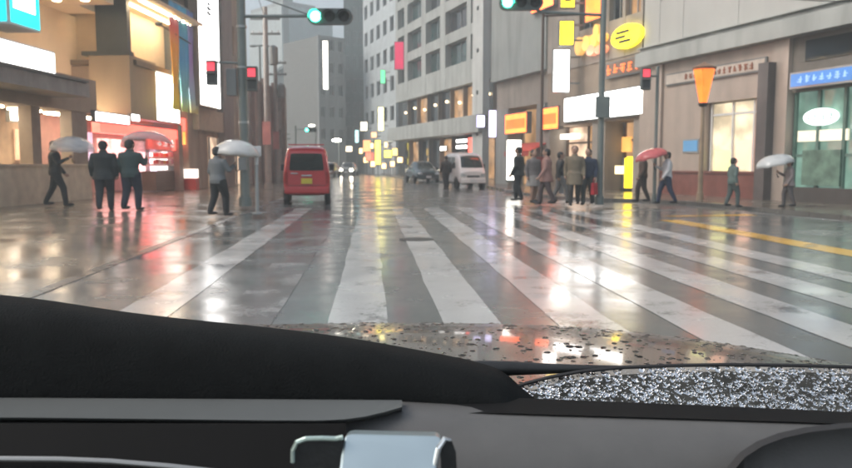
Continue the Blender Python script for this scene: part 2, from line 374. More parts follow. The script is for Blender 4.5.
# shop window with mullions; the lit interior is emission in the panes
for i, (x0, x1) in enumerate(((706, 727), (727, 748), (748, 770))):
    m = MB(); FA.box(m, FA.s_(x1) + .04, FA.s_(x0) - .04, zb + .08, FA.z_(735, 100) - .05, -.3, -.27); w_ = m.build('shop_window', [glass_cream, glass_cream, glass_pink][i], A)
    m = MB(); FA.box(m, FA.s_(x0) - .04, FA.s_(x0) + .04, zb + .08, FA.z_(735, 100) - .02, -.31, -.2); FA.box(m, FA.s_(x1) + .041, FA.s_(x0) - .041, FA.z_(735, 113) - .04, FA.z_(735, 113) + .04, -.27, -.22); m.build('frame', whiteframe, w_)
m = MB(); FA.box(m, FA.s_(746), FA.s_(730), zb + .15, FA.z_(738, 140), -.26, -.24); m.build('poster', glow('poster_peach', (.95, .55, .40), .5), A)
m = MB(); FA.box(m, FA.s_(768), FA.s_(750), zb + .25, FA.z_(760, 122), -.26, -.24); m.build('poster', glow('poster_rose', (.9, .45, .38), .45), A)
m = MB(); FA.box(m, FA.s_(726), FA.s_(709), zb + .1, FA.z_(718, 150), -.26, -.24); m.build('poster', glow('poster_lime', (.8, .85, .35), .5), A)
# corner shop with green glazing further along
zg = FA.z_(815, 90)
m = MB(); FA.box(m, sa0, FA.s_(787), .1, .55, -.4, .05); m.build('shop_sill', mat('dark_sill', (.07, .065, .06), .4), A)
for i, (x0, x1) in enumerate(((789, 812), (812, 838), (838, 870), (870, 910), (910, 960))):
    m = MB(); FA.box(m, FA.s_(x1) + .04, FA.s_(x0) - .04, .55, zg, -.3, -.27); w_ = m.build('shop_window', glass_green, A)
    m = MB(); FA.box(m, FA.s_(x0) - .05, FA.s_(x0) + .05, .55, zg, -.31, -.18); FA.box(m, FA.s_(x1) + .051, FA.s_(x0) - .051, 1.5, 1.58, -.27, -.2); m.build('frame', mat('green_frame', (.10, .17, .14), .4), w_)
m = MB(); FA.box(m, sa0, FA.s_(787), zg, zc - .003, -.4, -.06); m.build('shop_fascia', mat('fascia_brown', (.16, .145, .125), .6, stain=.2), A)  # mottled dark brown over the whole fascia
m = MB(); FA.box(m, sa0 + 1, FA.s_(800), FA.z_(820, 59), zc - .15, -.05, -.03); m.build('transom', glass, A)
m = MB(); FA.box(m, FA.s_(838), FA.s_(800), .62, FA.z_(815, 150), -.26, -.1); m.build('window_display', mat('display_green', (.13, .21, .16), .6, var=.55, scale=3), A)
m = MB(); FA.box(m, FA.s_(842), FA.s_(792), FA.z_(815, 141), FA.z_(815, 130), -.26, -.2); m.build('display_shelf', glow('display_shelf_cream', (.8, .72, .55), .45), A)
reroot(A)

# --- B: restaurants with lit signs
sb0, sbm, sb1 = FA.s_(639.5), FA.s_(546), FA.s_(492)
Bb = thing('restaurant_building', 'taupe restaurant building crowded with yellow and white lit signs', 'building', FA.p((sb0 + sbm) / 2, 0, -4))
zs = FA.z_(600, 122)                                      # underside of the white fascia
zt = FA.z_(600, 87)
core(FA, Bb, sb0 + .02, sbm, .1, 24, -12, -1.5, taupe)
windows(FA, Bb, [(FA.s_(637), FA.s_(622)), (FA.s_(619), FA.s_(606)), (FA.s_(590), FA.s_(577))], [(FA.z_(620, 18), FA.z_(620, 18) + 1.7), (FA.z_(620, 18) + 3.3, FA.z_(620, 18) + 5), (FA.z_(620, 18) + 6.6, FA.z_(620, 18) + 8.3)], sb0 + .02, sbm, FA.z_(600, 62), 24, taupe, 0, lambda c, r: (glass_w, glass, glass)[(c + r) % 3], alu, .35)
m = MB(); FA.box(m, sb0 + .02, sbm, zs, FA.z_(600, 62) - .003, -1.49, -.05); m.build('fascia_wall', brownwall, Bb)
for x0, x1 in ((540, 548), (590, 603), (631, 640)):
    m = MB(); FA.box(m, FA.s_(x1) + .03, FA.s_(x0), .1, zs - .003, -1.45, -.1); m.build('pillar', taupe, Bb)
# glazed ground floor, recessed
for i, (x0, x1) in enumerate(((549, 569), (569, 589), (604, 617), (617, 630))):
    m = MB(); FA.box(m, FA.s_(x1) + .02, FA.s_(x0) - .02, .12, zs - .05, -1.2, -1.16); w_ = m.build('shop_window', [glass_pink, glass_w, glass_w, glass_w][i], Bb)
    m = MB(); FA.box(m, FA.s_(x0) - .05, FA.s_(x0) + .05, .12, zs - .05, -1.16, -1.05); FA.box(m, FA.s_(x1) + .03, FA.s_(x0) - .051, 2.3, 2.4, -1.15, -1.06); m.build('frame', mat('dark_wood', (.09, .05, .03), .5), w_)
m = MB(); FA.pxbox(m, 607, 134, 617, 160, -1.1, -1.0); m.build('poster', glow('poster_orange', (1, .32, .12), .6), Bb)
m = MB(); FA.pxbox(m, 620, 137, 630, 152, -1.1, -1.0); m.build('poster', glow('poster_amber', (.85, .42, .10), .6), Bb)
m = MB(); FA.pxbox(m, 604, 163, 616, 182, -1.0, -.8); m.build('menu_case', mat('menu_case', (.30, .26, .24), .5, var=.5, scale=4), Bb)
# lit door surround
m = MB(); FA.pxbox(m, 550, 134, 560, 177, -1.05, -.9); m.build('lit_doorway', glow('doorway_white', (1, .95, .86), 1.5), Bb)
m = MB(); FA.pxbox(m, 560, 134, 572, 139, -1.05, -.6); m.build('light_bar', MATS['doorway_white'], Bb)
reroot(Bb)

B1 = thing('blank_wall_building', 'tall blank pale concrete building with orange lit shop front below', 'building', FA.p((sbm + sb1) / 2, 0, -4))
zl = FA.z_(520, 76)
core(FA, B1, sbm + .02, sb1, .1, 24, -13, -1.6, concrete_d)
m = MB(); FA.box(m, sbm + .02, sb1, zl, 24.5, -1.59, .1); m.build('wall', mat('teal_grey_concrete', (.36, .385, .365), .75, var=.1, scale=.6, stain=.25), B1)
m = MB(); FA.box(m, sbm + .02, sb1, FA.z_(520, 106), zl - .003, -1.59, -.3); m.build('fascia_wall', taupe, B1)
for x0, x1 in ((492, 504), (532, 540)):
    m = MB(); FA.box(m, FA.s_(x1), FA.s_(x0), .1, FA.z_(520, 106) - .003, -1.5, -.25); m.build('pillar', concrete_d, B1)
for i, (x0, x1) in enumerate(((505, 518), (518, 531))):
    m = MB(); FA.box(m, FA.s_(x1) + .02, FA.s_(x0) - .02, .12, FA.z_(520, 108), -1.3, -1.26); w_ = m.build('shop_window', glass_w, B1)
    m = MB(); FA.box(m, FA.s_(x0) - .05, FA.s_(x0) + .05, .12, FA.z_(520, 108), -1.26, -1.15); m.build('frame', alu, w_)
m = MB()
s0_, s1_, z_ = FA.s_(544), FA.s_(519), FA.z_(531, 143)
m.hexa([FA.p(s0_, z_ - .5, .9), FA.p(s1_, z_ - .5, .9), FA.p(s1_, z_ - .05, -.24), FA.p(s0_, z_ - .05, -.24), FA.p(s0_, z_ - .46, .92), FA.p(s1_, z_ - .46, .92), FA.p(s1_, z_ + .03, -.24), FA.p(s0_, z_ + .03, -.24)])
m.build('awning', mat('red_awning', (.55, .07, .05), .6), B1)
m = MB(); FA.box(m, s0_, s1_, z_ - .72, z_ - .5, .895, .915); m.build('awning_valance', MATS['red_awning'], B1)
reroot(B1)

# --- C: office block with rows of recessed windows
sc0, sc1 = FC.s_(489), FC.s_(396)
Cb = thing('office_block', 'grey concrete office block with rows of large dark recessed windows', 'building', FC.p((sc0 + sc1) / 2, 0, -4))
zl = FC.z_(440, 91)
cols_ = [(FC.s_(b), FC.s_(a)) for a, b in ((398, 404.5), (407.7, 421.3), (425.6, 439.7), (445, 466), (470, 477.5))]
r0, r1 = FC.z_(414, 79), FC.z_(414, 59); per = (FC.z_(414, 50) - r0)
rows_ = [(r0 + per * k, r1 + per * k) for k in range(6)]
core(FC, Cb, sc0, sc1, .1, r1 + per * 6, -14, -1.2, M_core)
windows(FC, Cb, cols_, rows_, sc0, sc1, zl, r1 + per * 6 + .5, concrete, 0, lambda c, r: glass_t if (c * 3 + r) % 4 else glass, alu, .6)
m = MB(); FC.box(m, FC.s_(489), FC.s_(478.5), .1, r1 + per * 6 + .8, .01, .55); m.build('corner_pier', mat('pale_pier', (.50, .51, .49), .6, var=.06, stain=.22), Cb)
for k in range(8):
    m = MB(); z = 3.4 + k * 3.1; FC.box(m, FC.s_(484.5), FC.s_(483), z, z + .28, .55, .60); m.build('pipe_bracket', black, Cb)
zc1, zc0 = FC.z_(440, 122), FC.z_(440, 137)
m = MB(); FC.box(m, sc0, sc1, zc0, zc1, -1.19, .9); m.build('canopy', concrete, Cb, bevel=.03)
for i in range(8):
    a = sc0 + (sc1 - sc0) * i / 8; b = sc0 + (sc1 - sc0) * (i + 1) / 8
    m = MB(); FC.box(m, a + .12, b - .12, zc1 + .1, zl - .15, -.75, -.7); w_ = m.build('window', glass_w if i in (1, 2, 5) else glass, Cb)
    m = MB(); FC.box(m, a, a + .11, zc1, zl - .002, -.9, -.35); FC.box(m, a + .13, b - .13, zc1 + .1, zc1 + .2, -.7, -.62); m.build('frame', mat('bronze_frame', (.17, .13, .10), .4), w_)
    m = MB(); FC.box(m, a + .12, b - .12, .15, zc0 - .2, -.95, -.9); w_ = m.build('shop_window', glass if i % 3 else glass_w, Cb)
    m = MB(); FC.box(m, a, a + .11, .1, zc0 - .002, -1.1, -.5); m.build('frame', MATS['bronze_frame'], w_)
for i in range(8):
    m = MB(); q = FC.p(sc0 + (sc1 - sc0) * (i + .5) / 8, (zc1 + zl) / 2 + .3 + .2 * math.sin(i * 2.3), -.6); m.ball(q, .13, 6); m.build('hanging_lamp', glow('lamp_warm', (1, .75, .45), 3), Cb)
reroot(Cb)

# --- D and E: further blocks
def block(name, label, F, px0, px1, ztop, wall, ncol, nrow, zfirst, zper, wfrac=.6, hfrac=.55, gl=None, depth=.3, back=12, zground=.0, grp=None):
    s0, s1 = sorted((F.s_(px0), F.s_(px1)))
    b = thing(name, label, 'building', F.p((s0 + s1) / 2, 0, -4), group=grp)
    cw = (s1 - s0) / ncol
    cs = [(s0 + cw * (i + .5 - wfrac / 2), s0 + cw * (i + .5 + wfrac / 2)) for i in range(ncol)]
    rs = [(zfirst + zper * k, zfirst + zper * (k + hfrac)) for k in range(nrow)]
    core(F, b, s0, s1, zground, ztop - .1, -back, -depth - .02, M_core)
    windows(F, b, cs, rs, s0, s1, zground, ztop, wall, 0, gl, alu, depth)
    return b, s0, s1
bluewall = mat('blue_grey_panels', (.46, .50, .51), .6, var=.08, stain=.15)
darkteal = mat('dark_teal_wall', (.09, .13, .13), .6, var=.15, stain=.2)
D, d0_, d1_ = block('white_office_block', 'bluish white office block with narrow window rows behind the grey office block', FD, 396, 364, 46, bluewall, 5, 11, 6.5, 3.5, .55, .5, glass)
reroot(D)
FE = Facade(at(378, 118), at(343, 118.5), -1)
E, _, _ = block('dark_tower', 'dark teal tower rising beside the bluish white office block', FE, 345, 372, 52, darkteal, 4, 12, 5, 3.7, .6, .6, glass_t)
reroot(E)
# --- far blocks closing the street
F1a = Facade(at(268, 178), at(284, 160), 1); F1b = Facade(at(284, 160), at(330, 168), 1)
hgt = 1.28 + (164 - 9) / 740 * 160
greyfar = mat('far_grey_wall', (.46, .50, .49), .7, var=.08, stain=.2)
b, _, _ = block('grey_tower', 'grey far tower with a narrow windowed side and long blank front', F1a, 268, 284, hgt, greyfar, 2, 8, 6, 3.8, .5, .5, glass, back=1.5)
m = MB(); F1b.box(m, F1b.s_(284), F1b.s_(334), 0, hgt - .05, -14, 0); m.build('blank_wall', greyfar, b)
m = MB(); F1b.box(m, F1b.s_(286), F1b.s_(318), hgt - .05, hgt + .9, -13.9, -.3); m.build('roof_parapet', concrete_d, b)
m = MB(); F1b.box(m, F1b.s_(290), F1b.s_(300), hgt + .9, hgt + 2.6, -6, -2); m.build('roof_plant', midgrey, b)
reroot(b)
def silhouette(name, label, pts, Y, depth, m_, rim):
    b = thing(name, label, 'building', at((pts[0][0] + pts[-1][0]) / 2, Y + depth / 2))
    q = [P(x, y, Y) for x, y in pts]; q = [Vector((v.x, v.y, max(0, v.z))) for v in q]
    mb = MB(); mb.loft([q, [v + Vector((0, depth, 0)) for v in q]]); mb.build('wall', m_, b)
    mb = MB(); top = [v for v in q if v.z > 6]
    for a, c in zip(top[:-1], top[1:]):
        if abs(c.x - a.x) < .3: continue
        up = Vector((0, 0, .45)); fw = Vector((0, -.35, 0)); bk = Vector((0, depth + .2, 0))
        mb.hexa([a + fw, c + fw, c + bk, a + bk, a + fw + up, c + fw + up, c + bk + up, a + bk + up])
    mb.build('roof', rim, b); return b, q
S, q = silhouette('sloped_roof_building', 'low grey building with a rising sloped roof in front of the far grey tower', [(276, 168), (276, 73), (288, 66), (302, 58), (313, 48), (319, 44), (319, 168)], 112, 14, mat('slate_wall', (.27, .30, .295), .7, var=.1, stain=.2), greyfar)
for k in range(4):
    for j in range(3):
        m = MB(); a = P(283 + j * 12, 112 + k * 11, 111.96); m.box((a.x, a.y - .08, a.z), (a.x + 1.1, a.y + .02, a.z + .9)); w_ = m.build('window', glass_w if (k + j) % 3 == 0 else glass, S)
        m = MB(); m.box((a.x - .08, a.y - .12, a.z - .1), (a.x + 1.18, a.y + .01, a.z - .002)); m.build('sill', alu, w_)
reroot(S)
FF = Facade(at(318, 98), at(347, 101), 1)
F3, _, _ = block('narrow_grey_building', 'narrow grey building carrying a tall white lit sign', FF, 319.5, 346, 1.28 + (164 - 38) / 740 * 98, mat('grey_render', (.28, .29, .285), .7, var=.1, stain=.25), 3, 5, 4.5, 2.9, .5, .5, glass, back=9)
reroot(F3)
SIGN = []
def lightbox(name, label, F, x0, y0, x1, y1, d0, d1, m_, frame=None, cat='sign', grp=None, marks=None, face=.06):
    """sign box: dark casing, lit face slightly proud"""
    dr = d1; xm = (x0 + x1) / 2; s0, s1 = sorted((F.s_(x0, dr), F.s_(x1, dr))); z0, z1 = F.z_(xm, y1, dr), F.z_(xm, y0, dr)
    t = thing(name, label, cat, F.p((s0 + s1) / 2, z0, (d0 + d1) / 2), group=grp)
    m = MB(); F.box(m, s0, s1, z0, z1, d0, d1 - .02); m.build('casing', frame or midgrey, t)
    e = min(face, (s1 - s0) * .12, (z1 - z0) * .12)
    m = MB(); F.box(m, s0 + e, s1 - e, z0 + e, z1 - e, d1 - .02, d1); m.build('face', m_, t)
    if marks: marks(t, s0, s1, z0, z1, d1)
    reroot(t); return t, (s0, s1, z0, z1)
def endbox(name, label, p0, p1, w_, th, m_, frame=None, cat='sign', marks=None, grp=None, post=False):
    """projecting sign seen face-on: centre line p0 (bottom) to p1 (top), facing the camera"""
    t = thing(name, label, cat, p0, group=grp); c = (p0 + p1) / 2; h = (p1 - p0).z
    m = MB(); m.box((p0.x - w_ / 2, p0.y - th / 2, p0.z), (p0.x + w_ / 2, p0.y + th / 2, p0.z + h)); m.build('casing', frame or midgrey, t)
    m = MB(); m.box((p0.x - w_ / 2 + .05, p0.y - th / 2 - .02, p0.z + .05), (p0.x + w_ / 2 - .05, p0.y - th / 2, p0.z + h - .05)); m.build('face', m_, t)
    for k in (.2, .8):
        m = MB(); m.box((p0.x + w_ / 2, p0.y - .04, p0.z + h * k), (p0.x + w_ / 2 + .5, p0.y + .04, p0.z + h * k + .08)); m.build('bracket', midgrey, t)
    if post: m = MB(); m.tube([Vector((p0.x, p0.y + .05, .05)), Vector((p0.x, p0.y + .05, p0.z))], .05, 8); m.build('post', midgrey, t)
    if marks: marks(t)
    reroot(t); return t

# ================================================================== left-hand buildings
FL = Facade(G(5, 207, .1), G(185, 190, .1), 1)
SL0 = FL.s_(-150)
L1 = thing('showroom_building', 'beige corner building with lit cream upper showroom and dark square column', 'building', FL.p(4, 0, -4))
zf = FL.z_(120, 116)
z_low, z_hi, z_ceil, z_ceil2 = FL.z_(75, 76), FL.z_(155, 67), 6.95, 7.45
core(FL, L1, SL0, FL.s_(187), .1, 15, -13, -4.2, brownwall, 'rear_wall')
m = MB(); FL.box(m, SL0, FL.s_(100), 3.0, z_low, -4.19, -.05); FL.box(m, FL.s_(131) + .4, FL.s_(187), zf + .02, z_hi - .22, -4.19, -1.52); m.build('floor_slab', brownwall, L1)
m = MB(); FL.box(m, FL.s_(131), FL.s_(157), zf, FL.z_(131, 56), -1.5, .06); m.build('fascia_wall', beige, L1)
m = MB(); FL.box(m, FL.s_(131) + .35, FL.s_(187), z_hi - .2, z_hi, -4.19, .18); m.build('slab_edge', mat('bronze_trim', (.16, .12, .08), .4), L1)
m = MB(); FL.box(m, SL0, FL.s_(131) + .9, z_low + .01, z_ceil - .005, -4.18, -2.4); FL.box(m, FL.s_(131) + .91, FL.s_(187), z_hi + .01, z_ceil2 - .005, -4.18, -.9); m.build('showroom_wall', cream, L1)
m = MB(); FL.box(m, SL0, FL.s_(131) - 1.2, z_ceil, z_ceil + .6, -4.18, .1); FL.box(m, FL.s_(131) - 1.199, FL.s_(131) + .3, z_ceil, z_ceil + .6, -4.18, -1.2); FL.box(m, FL.s_(131) + .31, FL.s_(187), z_ceil2, z_ceil + .62, -4.18, .9); m.build('ceiling', cream, L1)
m = MB(); FL.box(m, SL0, FL.s_(131) - 1.2, z_ceil + .63, 15, -4.1, .05); FL.box(m, FL.s_(131) - 1.199, FL.s_(187), z_ceil + .63, 15, -4.1, -1.25); m.build('upper_wall', beige, L1)
m = MB(); FL.box(m, FL.s_(131), FL.s_(131) + .3, FL.z_(131, 53), 13, -1.18, .02); m.build('column', darkgrey, L1)
m = MB(); FL.box(m, FL.s_(131) - .05, FL.s_(131) + .34, FL.z_(131, 56.5), FL.z_(131, 52.5), -1.75, .10); m.build('column_base', darkgrey, L1)
warm = glow('ceiling_light_warm', (1, .78, .50), 16, 0)
for i in range(5):
    for d in (-.5, -1.5):
        m = MB(); m.lathe([(.13, -.03), (.13, 0), (.0, .001)], Matrix.Translation(FL.p(SL0 + 3 + i * 2.0, z_ceil - .004, d)), 14); m.build('downlight', warm, L1)
for d in (.45, -.25):
    m = MB(); FL.box(m, FL.s_(134), FL.s_(183), z_ceil2 - .06, z_ceil2 - .005, d - .06, d + .06); m.build('strip_light', warm, L1)
m = MB(); FL.box(m, SL0, FL.s_(92, 1.1), 3.32, 3.72, .0, 1.1); m.build('canopy', mat('canopy_grey', (.24, .24, .23), .5, stain=.2), L1)
m = MB(); FL.box(m, SL0, FL.s_(92, 1.2), 3.73, 3.80, .0, 1.2); m.build('canopy_lip', darkgrey, L1)
# ground floor under the canopy
m = MB(); FL.box(m, SL0, FL.s_(100), .1, 3.0, -2.6, -2.3); m.build('back_wall', mat('warm_back_wall', (.52, .41, .30), .7, var=.2), L1)
m = MB(); FL.box(m, SL0, FL.s_(91), .1, FL.z_(50, 166), -.5, -.02); FL.box(m, SL0, FL.s_(91), FL.z_(50, 166), FL.z_(50, 166) + .06, -.56, .04); m.build('counter', mat('counter_beige', (.60, .52, .39), .5, stain=.15), L1)
for x0, x1 in ((-60, -46), (36, 45), (76, 91)):
    m = MB(); FL.box(m, FL.s_(x0), FL.s_(x1), FL.z_(50, 166) + .06, 2.99, -.5, -.1); m.build('post', mat('post_taupe', (.25, .2, .16), .6), L1)
m = MB(); FL.pxbox(m, 16, 130, 36, 160, -2.25, -2.2); m.build('menu_panel', glow('menu_panel', (.9, .6, .4), .35, .5, 5), L1)
m = MB(); FL.pxbox(m, 78, 132, 93, 165, -2.2, -2.1); m.build('menu_panel', glow('lilac_panel', (.62, .58, .75), .55, .2, 3), L1)
for i in range(6):
    m = MB(); FL.box(m, SL0 + 1.5 + i * 2, SL0 + 2.7 + i * 2, 2.93, 2.985, -1.3, -.9); m.build('ceiling_light', glow('counter_light_warm', (1, .80, .55), 15, 0), L1)
# security camera on its rod
m = MB(); a = FL.p(FL.s_(158), FL.z_(160, 27), .2); m.tube([a, a + FL.S * 2.2 + Vector((.5, 0, -.45))], .03, 6); m.ball(a, .16, 6, (1, 1, .6)); m.build('security_camera', black, L1)
reroot(L1)
def teal_marks(t, s0, s1, z0, z1, d):
    m = MB(); FL.box(m, s0 + (s1 - s0) * .12, s1 - (s1 - s0) * .2, z0 + (z1 - z0) * .42, z1 - (z1 - z0) * .05, d, d + .02); m.build('emblem', glow('white_sign', (1, .98, .95), 3.2), t)
white_s = glow('white_sign', (1, .98, .95), 3.2); teal_s = glow('teal_sign', (0, .62, .70), 1.5)
t, e = lightbox('teal_sign', 'turquoise lightbox sign above the white lightbox on the showroom corner', FL, 17, -8, 47, 30, -.1, .9, teal_s, whiteframe, marks=teal_marks)
m = MB(); FL.box(m, e[0] - .02, e[0], e[2] + .06, e[3] - .06, .0, .8); o = m.build('end_face', teal_s, t); o.matrix_parent_inverse = Matrix.Translation(t.location).inverted()
lightbox('white_sign_box', 'long white lightbox sign over the grey canopy of the showroom building', FL, -8, 44, 60, 82, .02, .85, white_s, whiteframe)
lightbox('small_white_sign', 'small white lit sign under the grey canopy', FL, 12, 108, 34, 123, -1.6, -1.45, white_s, midgrey)
lightbox('white_shop_sign', 'large square white lit sign below the bay of cream strip lights', FL, 143, 70, 181, 122, -.4, .02, white_s, midgrey)

# rainbow banner: three hanging strips of cloth
bn = thing('rainbow_banner', 'tall rainbow banner hanging beside the showroom bay', 'banner', FL.p(FL.s_(187), 2.8, .5))
def gradmat(name, stops, z0, z1):
    m, t, b = nmat(name); N, L = t.nodes, t.links; tc = N.new('ShaderNodeTexCoord'); sx = N.new('ShaderNodeSeparateXYZ'); L.new(tc.outputs['Object'], sx.inputs[0])
    mr = N.new('ShaderNodeMapRange'); mr.inputs[1].default_value = z0; mr.inputs[2].default_value = z1; L.new(sx.outputs[2], mr.inputs[0])
    cr = N.new('ShaderNodeValToRGB'); L.new(mr.outputs[0], cr.inputs[0]); el = cr.color_ramp.elements
    while len(el) < len(stops): el.new(.5)
    for e_, (p_, c_) in zip(el, stops): e_.position = p_; e_.color = (*c_, 1)
    L.new(cr.outputs[0], b.inputs['Base Color']); b.inputs['Roughness'].default_value = .7; return m
zb0, zb1 = FL.z_(187, 112, .5), FL.z_(187, 10, .5)
bst = [(174, 182, [(0, (.95, .85, .05)), (.25, (.95, .50, .04)), (.6, (.95, .42, .06)), (.78, (.75, .16, .16)), (.95, (.12, .40, .62))]), (182, 191, [(0, (.75, .9, .25)), (.15, (.25, .65, .6)), (.5, (.08, .40, .72)), (1, (.12, .48, .70))]), (191, 200, [(0, (.85, .85, .35)), (.15, (.4, .6, .7)), (.5, (.40, .25, .60)), (1, (.16, .30, .62))])]
for i, (x0, x1, st) in enumerate(bst):
    s0, s1 = FL.s_(x0, .5), FL.s_(x1, .5) - .04; m = MB(); rings = []
    for j in range(17):
        z = zb0 + (zb1 - zb0) * j / 16; r_ = []
        for k in range(9):
            r_.append(FL.p(s0 + (s1 - s0) * k / 8, z, .5 + .06 * math.sin(k * 1.3 + i + j * .3) * (1.2 - j / 20)))
        rings.append(r_ + [p - FL.N * .012 for p in reversed(r_)])
    m.loft(rings); m.build('cloth_strip', gradmat('rainbow_cloth_%d' % i, st, zb0, zb1), bn, smooth=True)
m = MB(); m.tube([FL.p(FL.s_(173, .5), zb1 + .03, .5), FL.p(FL.s_(201, .5), zb1 + .03, .5)], .03, 8); m.tube([FL.p(FL.s_(187, .5), zb1 + .03, .5), FL.p(FL.s_(187, .5), zb1 + .03, -.55)], .025, 8); m.build('rod', alu, bn)
reroot(bn)

# red kiosk under the showroom
red_p = mat('red_panel', (.50, .04, .035), .4, var=.1); red_l = glow('red_lit', (1, .10, .07), 1.6); red_l2 = glow('orange_lit', (1, .30, .06), 1.3)
K = thing('red_kiosk', 'red shop front with lit red fascia and white display below the beige wall', 'shop', FL.p(FL.s_(150), .1, -.5))
m = MB(); FL.box(m, FL.s_(97), FL.s_(182), .12, zf - .02, -2.5, -2.3); m.build('back_wall', mat('kiosk_back', (.42, .28, .25), .6), K)
m = MB(); FL.pxbox(m, 101, 126, 181, 136, -.4, -.1); m.build('fascia', red_l, K)
m = MB(); FL.pxbox(m, 152, 137, 180, 150, -.45, -.2); o = m.build('sign_panel', red_l, K)
strokes(FL, 'lettering', glow('pink_white_lit', (1, .75, .72), 1.6), K, FL.s_(156, -.2), FL.s_(174, -.2), FL.z_(165, 147.5, -.2), FL.z_(165, 139, -.2), 3, -.199, 5)
m = MB(); FL.pxbox(m, 101, 140, 150, 172, -2.2, -2.05); m.build('lit_shelf', glow('shelf_pink', (1, .55, .5), .9, .6, 3), K)
m = MB(); FL.pxbox(m, 155, 152, 180, 170, -1.2, -1.0); m.build('lit_shelf', glow('shelf_white', (1, .86, .82), 1.3, .5, 4), K)
m = MB(); FL.pxbox(m, 155, 157, 180, 159, -1.0, -.6); FL.pxbox(m, 155, 164, 180, 166, -1.0, -.6); m.build('shelf', whiteframe, K)
r_ = random.Random(4)
for j, (ys) in enumerate((157, 164)):
    for i in range(9):
        x = 156 + i * 2.6; h_ = r_.uniform(.15, .24); a = FL.s_(x, -.7); z = FL.z_(167, ys, -.6)
        m = MB(); FL.box(m, a, a + .2, z + .002, z + h_, -.85, -.7); m.build('goods_box', mat('goods_%d' % (i % 4), [(.6, .08, .06), (.75, .7, .65), (.6, .25, .3), (.7, .45, .1)][i % 4], .5), K)
m = MB(); FL.pxbox(m, 155, 171, 182, 190, -.9, -.3); m.build('counter', mat('counter_brown', (.11, .07, .05), .5), K)
m = MB(); FL.box(m, FL.s_(180), FL.s_(184), .1, zf, -.3, -.05); m.build('post', MATS['post_taupe'], K)
m = MB(); FL.pxbox(m, 184, 120, 200, 132, -.35, -.1); m.build('sign_panel', red_l, K)
m = MB(); FL.pxbox(m, 184, 133, 200, 145, -.35, -.12); m.build('sign_panel', red_l2, K)
m = MB(); FL.box(m, FL.s_(184), FL.s_(206), .3, 2.6, -1.6, -1.5); m.build('lit_shelf', glow('shelf_lilac', (.9, .7, .95), 1.0, .5, 3), K)
reroot(K)
m = MB(); b0 = FL.p(FL.s_(190, .1), .1, .1); m.box((-.3, -.25, 0), (.3, .25, .52)); bx = thing('snack_box', 'red and white box standing on the footway below the orange sign', 'box', b0)
m.build('base', red_p, bx); m = MB(); m.box((-.29, -.24, .525), (.29, .24, .95)); m.build('top', glow('box_white', (1, .9, .82), .7), bx)
lightbox('white_fascia_sign', 'white lit sign strip above the red shop front', FL, 97, 113, 131, 124, -.05, .12, white_s, midgrey)
lightbox('small_fascia_sign', 'little white lit sign next to the white strip above the red shop', FL, 133, 114, 141, 122, -.05, .12, white_s, midgrey)

# L2: brown building with a tall white sign
L2, a_, b_ = block('brown_building', 'tall brown building with vertical white lightbox between red shop and signal pole', FL, 188.5, 240, 24, brownwall, 4, 5, 7.2, 3.3, .5, .5, glass_w, back=12)
m = MB(); FL.pxbox(m, 200, 112, 236, 132, .0, .3); m.build('fascia', mat('tan_panel', (.38, .29, .2), .5), L2)
m = MB(); FL.box(m, FL.s_(224, .3), FL.s_(234, .3), 0.1, 24, .0, .35); m.build('pier', mat('brown_pier', (.20, .16, .14), .6, stain=.2), L2)
for x0, x1 in ((208, 216), (217, 224), (235, 240)):
    m = MB(); FL.box(m, FL.s_(x0), FL.s_(x1), .15, 2.6, .0, .03); w_ = m.build('shop_window', glass_pink, L2); m = MB(); FL.box(m, FL.s_(x0) - .06, FL.s_(x0) + .06, .15, 2.6, .031, .1); m.build('frame', alu, w_)
reroot(L2)
lightbox('tall_white_sign', 'tall vertical white lightbox sign on the brown building', FL, 202, -40, 222, 108, .3, .75, white_s, brownwall, marks=lambda t, s0, s1, z0, z1, d: [strokes(FL, 'lettering', mat('sign_ink', (.08, .08, .1), .6), t, s0 + (s1 - s0) * .35, s0 + (s1 - s0) * .65, FL.z_(212, 20, .75), FL.z_(212, 4, .75), 1, d, 3)])
L3, _, _ = block('brick_building', 'low grey brown building behind the bollard post', FL, 249, 284, FL.z_(266, 84), mat('grey_brown_brick', (.33, .285, .255), .7, var=.2, scale=5, stain=.3), 3, 2, 2.4, 2.5, .5, .5, glass, back=9)
for k in range(4):
    m = MB(); s_ = FL.s_(252 + k * 10); FL.box(m, s_, s_ + .5, .1, FL.z_(266, 84) + .2, .01, .25); m.build('pier', mat('brown_pier2', (.34, .24, .20), .6, stain=.35), L3)
reroot(L3)

# ================================================================== right-hand signs
yel = glow('yellow_sign', (1, .80, .02), 1.6); ora = glow('orange_sign', (1, .13, .022), 3.2); purple = glow('purple_sign', (.72, .66, 1), 1.8); bluep = glow('blue_sign', (.06, .19, .48), .42)
lightbox('white_fascia_sign', 'wide bright white lit sign band over the amber restaurant windows', FA, 563, 91.5, 642, 119, -.05, .12, white_s, midgrey)
ink = mat('sign_ink_dark', (.06, .05, .04), .6)
pv = FA.p(FA.s_(560), FA.z_(560, 93), 1.0)
def proj(px, y0, y1, F, d=1.0):
    s = F.s_(px, d); return F.p(s, F.z_(px, y1, d), d), F.p(s, F.z_(px, y0, d), d)
a, b = proj(559.5, 50, 93, FA); endbox('hanging_white_sign', 'tall white lit sign projecting over the restaurant doorway', a, b, 17 / 740 * a.y, .3, white_s)
a, b = proj(564, 22, 47, FA); endbox('yellow_box_sign', 'yellow lit sign projecting just above the hanging white sign', a, b, 15 / 740 * a.y, .3, yel)
a, b = proj(564.5, -14, 10, FA)
def tmark(t):
    m = MB(); c = (a + b) / 2; m.box((c.x - .15, a.y - .2, c.z - .25), (c.x + .15, a.y - .18, c.z - .17)); m.box((c.x - .03, a.y - .203, c.z - .17 + .001), (c.x + .04, a.y - .18, c.z + .3)); m.build('lettering', ink, t)
